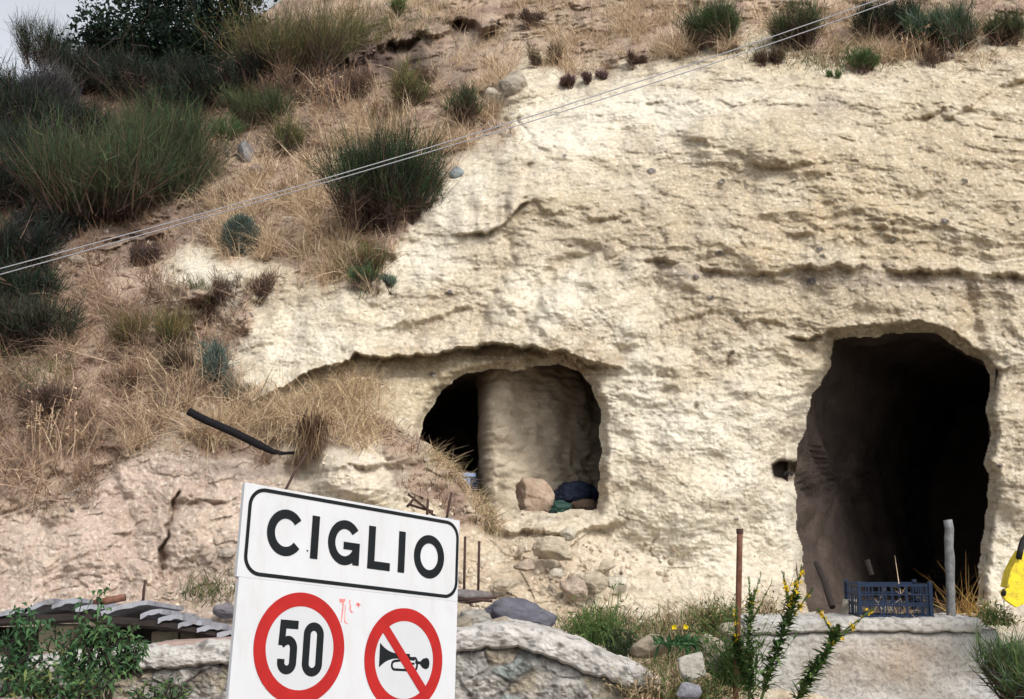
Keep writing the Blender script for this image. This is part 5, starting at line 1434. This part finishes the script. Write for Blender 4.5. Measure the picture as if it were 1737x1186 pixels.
# ------------------------------------------------------------------ yellow machine part at the right edge
YY = 8.6
t = thing('machine_part', at(1722, 1030, YY), 'dirty yellow metal machine part with a black hose at the right edge', 'machine part')
def plate(name, pts, Y, th, material, tilt=0.0):
    P = [at(x, y, Y + tilt * (x - 1700)) for x, y in pts]
    B = [p + np.array([.0, th, 0]) for p in P]; n = len(P)
    m = MB(); m.add(P + B, [tuple(range(n)), tuple(range(n, 2 * n))[::-1]] + [(i, (i + 1) % n, n + (i + 1) % n, n + i) for i in range(n)])
    return m.build(name, material, t, bevel=.004)
plate('side_plate', [(1733,938),(1725,952),(1716,968),(1711,982),(1708,998),(1698,1004),(1703,1016),(1714,1024),(1724,1031),(1740,1024),(1800,1030),(1830,960),(1790,925)], YY, .035, M['yellow'], .0012)
plate('edge_flange', [(1734,934),(1724,950),(1714,970),(1708,996),(1712,998),(1719,972),(1729,953),(1738,938)], YY - .05, .12, M['yellow'], .0012)
k = MB(); a = at(1775, 985, YY + .06); b = at(1960, 1010, YY + .25); e = at(1990, 1250, YY + .3)
k.tube([a, b], .07, 4); k.tube([b, (float(e[0]), float(e[1]), 0.0)], .07, 4); k.build('support_arm', M['yellow'], t)
k = MB(); k.tube([at(1728, 948, YY - .04), at(1731, 932, YY - .03), at(1735, 918, YY), at(1750, 896, YY)], .022, 10); k.build('hose', M['rubber'], t, smooth=True)
k = MB(); k.tube([at(1702, 1008, YY - .05), at(1704, 1002, YY + .06)], .018, 10); k.build('bolt', M['rubber'], t)

# ------------------------------------------------------------------ the town sign
SO = np.array([-1.15224169, 5.0, 1.80218246]); SU = np.array([.70796426, .69509365, -.12502566]); SV = np.array([-.01340345, -.16377222, -.98640712])
SN = np.cross(SU, SV); SN = SN if SN[1] < 0 else -SN
def sg(u, v, h=0.0): return SO + SU * u + SV * v + SN * h
foot = sg(.63, 1.45, -.05); foot[2] = 0
ts = thing('town_sign', foot, 'white town name sign with speed limit and no horn symbols in front of the wall', 'road sign')
def sheet2d(name, polys, h, material, parent, th=.0012):
    """polys: list of (outline points, faces or None) in sign coordinates, raised h above the panel"""
    m = MB()
    for pts, faces in polys:
        n = len(pts)
        top = [sg(u, v, h) for u, v in pts]
        m.add(top, faces if faces else [tuple(range(n))])
    off = root_loc(parent)
    me = bpy.data.meshes.new(name); me.from_pydata([Vector(p) - off for p in m.v], [], m.f)
    bm = bmesh.new(); bm.from_mesh(me)
    r = bmesh.ops.extrude_face_region(bm, geom=bm.faces[:])
    vs = [e for e in r['geom'] if isinstance(e, bmesh.types.BMVert)]
    bmesh.ops.translate(bm, verts=vs, vec=Vector(-SN * th)); bmesh.ops.recalc_face_normals(bm, faces=bm.faces)
    bm.to_mesh(me); bm.free(); me.materials.append(material)
    return link(name, me, parent)
def stroke(pts, w, closed=False):
    p = np.array(pts, float); n = len(p)
    L = []; R = []
    for i in range(n):
        a = p[(i - 1) % n] if (closed or i > 0) else p[i]; b = p[(i + 1) % n] if (closed or i < n - 1) else p[i]
        d1 = (p[i] - a); d2 = (b - p[i])
        d1 = d1 / (np.linalg.norm(d1) + 1e-12); d2 = d2 / (np.linalg.norm(d2) + 1e-12)
        d = d1 + d2; d /= np.linalg.norm(d) + 1e-12
        nn = np.array([-d[1], d[0]])
        ref = d2 if np.linalg.norm(d2) > .5 else d1
        cs = max(.4, abs(nn @ np.array([-ref[1], ref[0]])))
        L.append(p[i] + nn * w / 2 / cs); R.append(p[i] - nn * w / 2 / cs)
    vs = L + R
    m = n if closed else n - 1
    return (vs, [(i, (i + 1) % n, n + (i + 1) % n, n + i) for i in range(m)])
def arc(cx, cy, rx, ry, a0, a1, n=40):
    return [(cx + rx * math.cos(math.radians(a0 + (a1 - a0) * i / n)), cy + ry * math.sin(math.radians(a0 + (a1 - a0) * i / n))) for i in range(n + 1)]
def rrect(u0, v0, u1, v1, r, n=10):
    o = []
    for cx_, cy_, s in ((u1 - r, v0 + r, -90), (u1 - r, v1 - r, 0), (u0 + r, v1 - r, 90), (u0 + r, v0 + r, 180)):
        o += arc(cx_, cy_, r, r, s, s + 90, n)
    return o
def panel(name, u0, v0, u1, v1, th, material, h0=0.0):
    m = MB(); A = [sg(u, v, h0) for u, v in ((u0, v0), (u1, v0), (u1, v1), (u0, v1))]; B = [sg(u, v, h0 - th) for u, v in ((u0, v0), (u1, v0), (u1, v1), (u0, v1))]
    m.add(A + B, [(0, 1, 2, 3), (7, 6, 5, 4), (0, 4, 5, 1), (1, 5, 6, 2), (2, 6, 7, 3), (3, 7, 4, 0)])
    return m.build(name, material, ts, bevel=.002)
pn = panel('name_panel', -.016, -.004, 1.252, .4028, .022, M['sign_white'])
pl = panel('symbol_panel', -.004, .4028, 1.252, 1.16, .022, M['sign_white'])
sheet2d('border', [stroke(rrect(.018, .016, 1.238, .383, .075), .0165, True)], .0022, M['sign_black'], pn)
SW = .041
Cc = arc(.212, .188, .078, .082, 318, 42 - 0 + 0, 60)
Cc = arc(.212, .188, .0775, .0825, -38, -322, 60)
letters = []
letters.append(stroke(Cc, SW))
for (u, v0, v1) in ((.369, .092, .286), (.878, .099, .296)): letters.append(stroke([(u, v0), (u, v1)], SW))
letters.append(stroke(arc(.5365, .193, .074, .083, -38, -338, 60), SW))
letters.append(stroke([(.531, .206), (.6235, .206)], .034))
letters.append(stroke([(.605, .1895), (.605, .291)], .037))
letters.append(stroke([(.694, .096), (.694, .277), (.809, .277)], SW) if False else ([(.6735, .096), (.7145, .096), (.7145, .259), (.809, .259), (.809, .297), (.6735, .297)], [(0, 1, 2, 5), (2, 3, 4, 5)]))
letters.append(stroke(arc(1.0535, .201, .0775, .0855, 0, 354, 64), SW, True))
for nm, pol in zip(('letter_c', 'letter_i', 'letter_i', 'letter_g', 'letter_g_bar', 'letter_g_stem', 'letter_l', 'letter_o'), letters):
    hh = .0022 + (.0003 if 'bar' in nm else .0006 if 'stem' in nm else 0)
    sheet2d({'letter_g_bar': 'letter_bar', 'letter_g_stem': 'letter_stem'}.get(nm, 'letter'), [pol], hh, M['sign_black'], pn)
sheet2d('dot', [(arc(.333, .254, .0042, .0042, 0, 340, 12), None)], .0022, M['sign_black'], pn)
def disc(cx, cy):
    sheet2d('white_disc', [(arc(cx, cy, .185, .185, 0, 357, 90), None)], .0016, M['sign_disc'], pl)
    sheet2d('red_ring', [stroke(arc(cx, cy, .2075, .2075, 0, 357, 100), .060, True)], .0030, M['sign_red'], pl)
disc(.331, .677); disc(.923, .698)
five = [(.3135, .582), (.2375, .582), (.2305, .664)] 
NW = .037
five = [stroke([(.3135, .5815), (.2365, .5815)], NW), stroke([(.2365, .5635), (.2325, .672)], NW * .9), stroke([(.231, .668), (.245, .655)] + arc(.266, .684, .030, .036, -95, 0, 14) + [(.296, .738)] + arc(.2655, .742, .0305, .031, 0, 180, 18) + [(.235, .728)], NW)]
for i, p in enumerate(five): sheet2d('numeral', [p], .0024 + .0003 * i, M['sign_black'], pl)
zero = arc(.398, .618, .0355, .036, 180, 360, 18) + arc(.398, .741, .0355, .036, 0, 180, 18)
sheet2d('numeral', [stroke(zero, NW, True)], .0024, M['sign_black'], pl)
# horn symbol
hb = [(.772, .632), (.780, .632)] + [(.780 + .115 * t, .665 + .0 * t - .033 * (1 - t) ** 3) for t in np.linspace(.05, 1, 10)] + [(.895, .705)] + [(.895 - .115 * t, .705 + .030 * t ** 3) for t in np.linspace(.05, 1, 10)] + [(.772, .735)]
up = [(.772, .632)] + [(.776 + .12 * t, .632 + .040 * (1 - (1 - t) ** 2.6)) for t in np.linspace(0, 1, 14)]
dn = [(.772, .737)] + [(.776 + .12 * t, .737 - .042 * (1 - (1 - t) ** 2.6)) for t in np.linspace(0, 1, 14)]
n_ = len(up)
sheet2d('horn_bell', [(up + dn, [(i, i + 1, n_ + i + 1, n_ + i) for i in range(n_ - 1)])], .0024, M['sign_black'], pl)
sheet2d('horn_tube', [stroke([(.885, .683), (.955, .683)], .026)], .0027, M['sign_black'], pl)
sheet2d('horn_loop', [stroke(arc(.865, .726, .017, .019, 90, 270, 14) + arc(.985, .716, .017, .029, -90, 90, 16), .0115, True)], .0024, M['sign_black'], pl)
sheet2d('horn_pipe', [stroke([(.945, .690), (.985, .692)], .016), stroke([(.930, .716), (.985, .713)], .010), stroke([(.990, .706), (1.035, .709)], .0135)], .0030, M['sign_black'], pl)
sheet2d('horn_mouthpiece', [([(1.020, .703), (1.036, .688), (1.060, .682), (1.074, .690), (1.079, .709), (1.074, .728), (1.058, .736), (1.036, .730), (1.020, .715)], None)], .0033, M['sign_black'], pl)
sheet2d('slash', [stroke([(.797, .560), (1.052, .840)], .046)], .0042, M['sign_red'], pl)
# red paint smears between the two discs
sm = [[(.525,.452),(.535,.447),(.545,.450),(.556,.446),(.559,.456),(.550,.463),(.553,.474),(.548,.482),(.544,.474),(.545,.464),(.537,.466),(.529,.462)],
      [(.546,.480),(.5515,.480),(.549,.520),(.545,.555),(.5425,.555),(.543,.520)],[(.560,.474),(.5625,.474),(.563,.540),(.572,.5515),(.584,.5545),(.570,.556),(.5605,.548)],
      [(.583,.452),(.589,.449),(.587,.466),(.594,.478),(.591,.490),(.600,.5),(.612,.503),(.599,.506),(.589,.499),(.5855,.486),(.588,.477),(.5835,.466)],
      [(.623,.462),(.634,.457),(.640,.463),(.650,.466),(.640,.472),(.636,.482),(.632,.472),(.622,.470)]]
for i, s in enumerate(sm): sheet2d('paint_smear', [(s, None)], .0016, M['sign_pale_red'] if i not in (0, 4) else M['sign_red_faded'] if 'sign_red_faded' in M else M['sign_pale_red'], pl)
k = MB(); tp = sg(.63, .02, -.05); k.tube([Vector((foot[0], foot[1], -.1)), Vector((foot[0], foot[1], .5)), tp], .03, 14); k.build('pole', M['galv'], ts, smooth=True)
for vv in (.12, .62, 1.02):
    k = MB(); a = sg(.08, vv, -.032); b = sg(1.17, vv, -.032); k.tube([a, b], .012, 6); k.build('back_rail', M['galv'], ts)
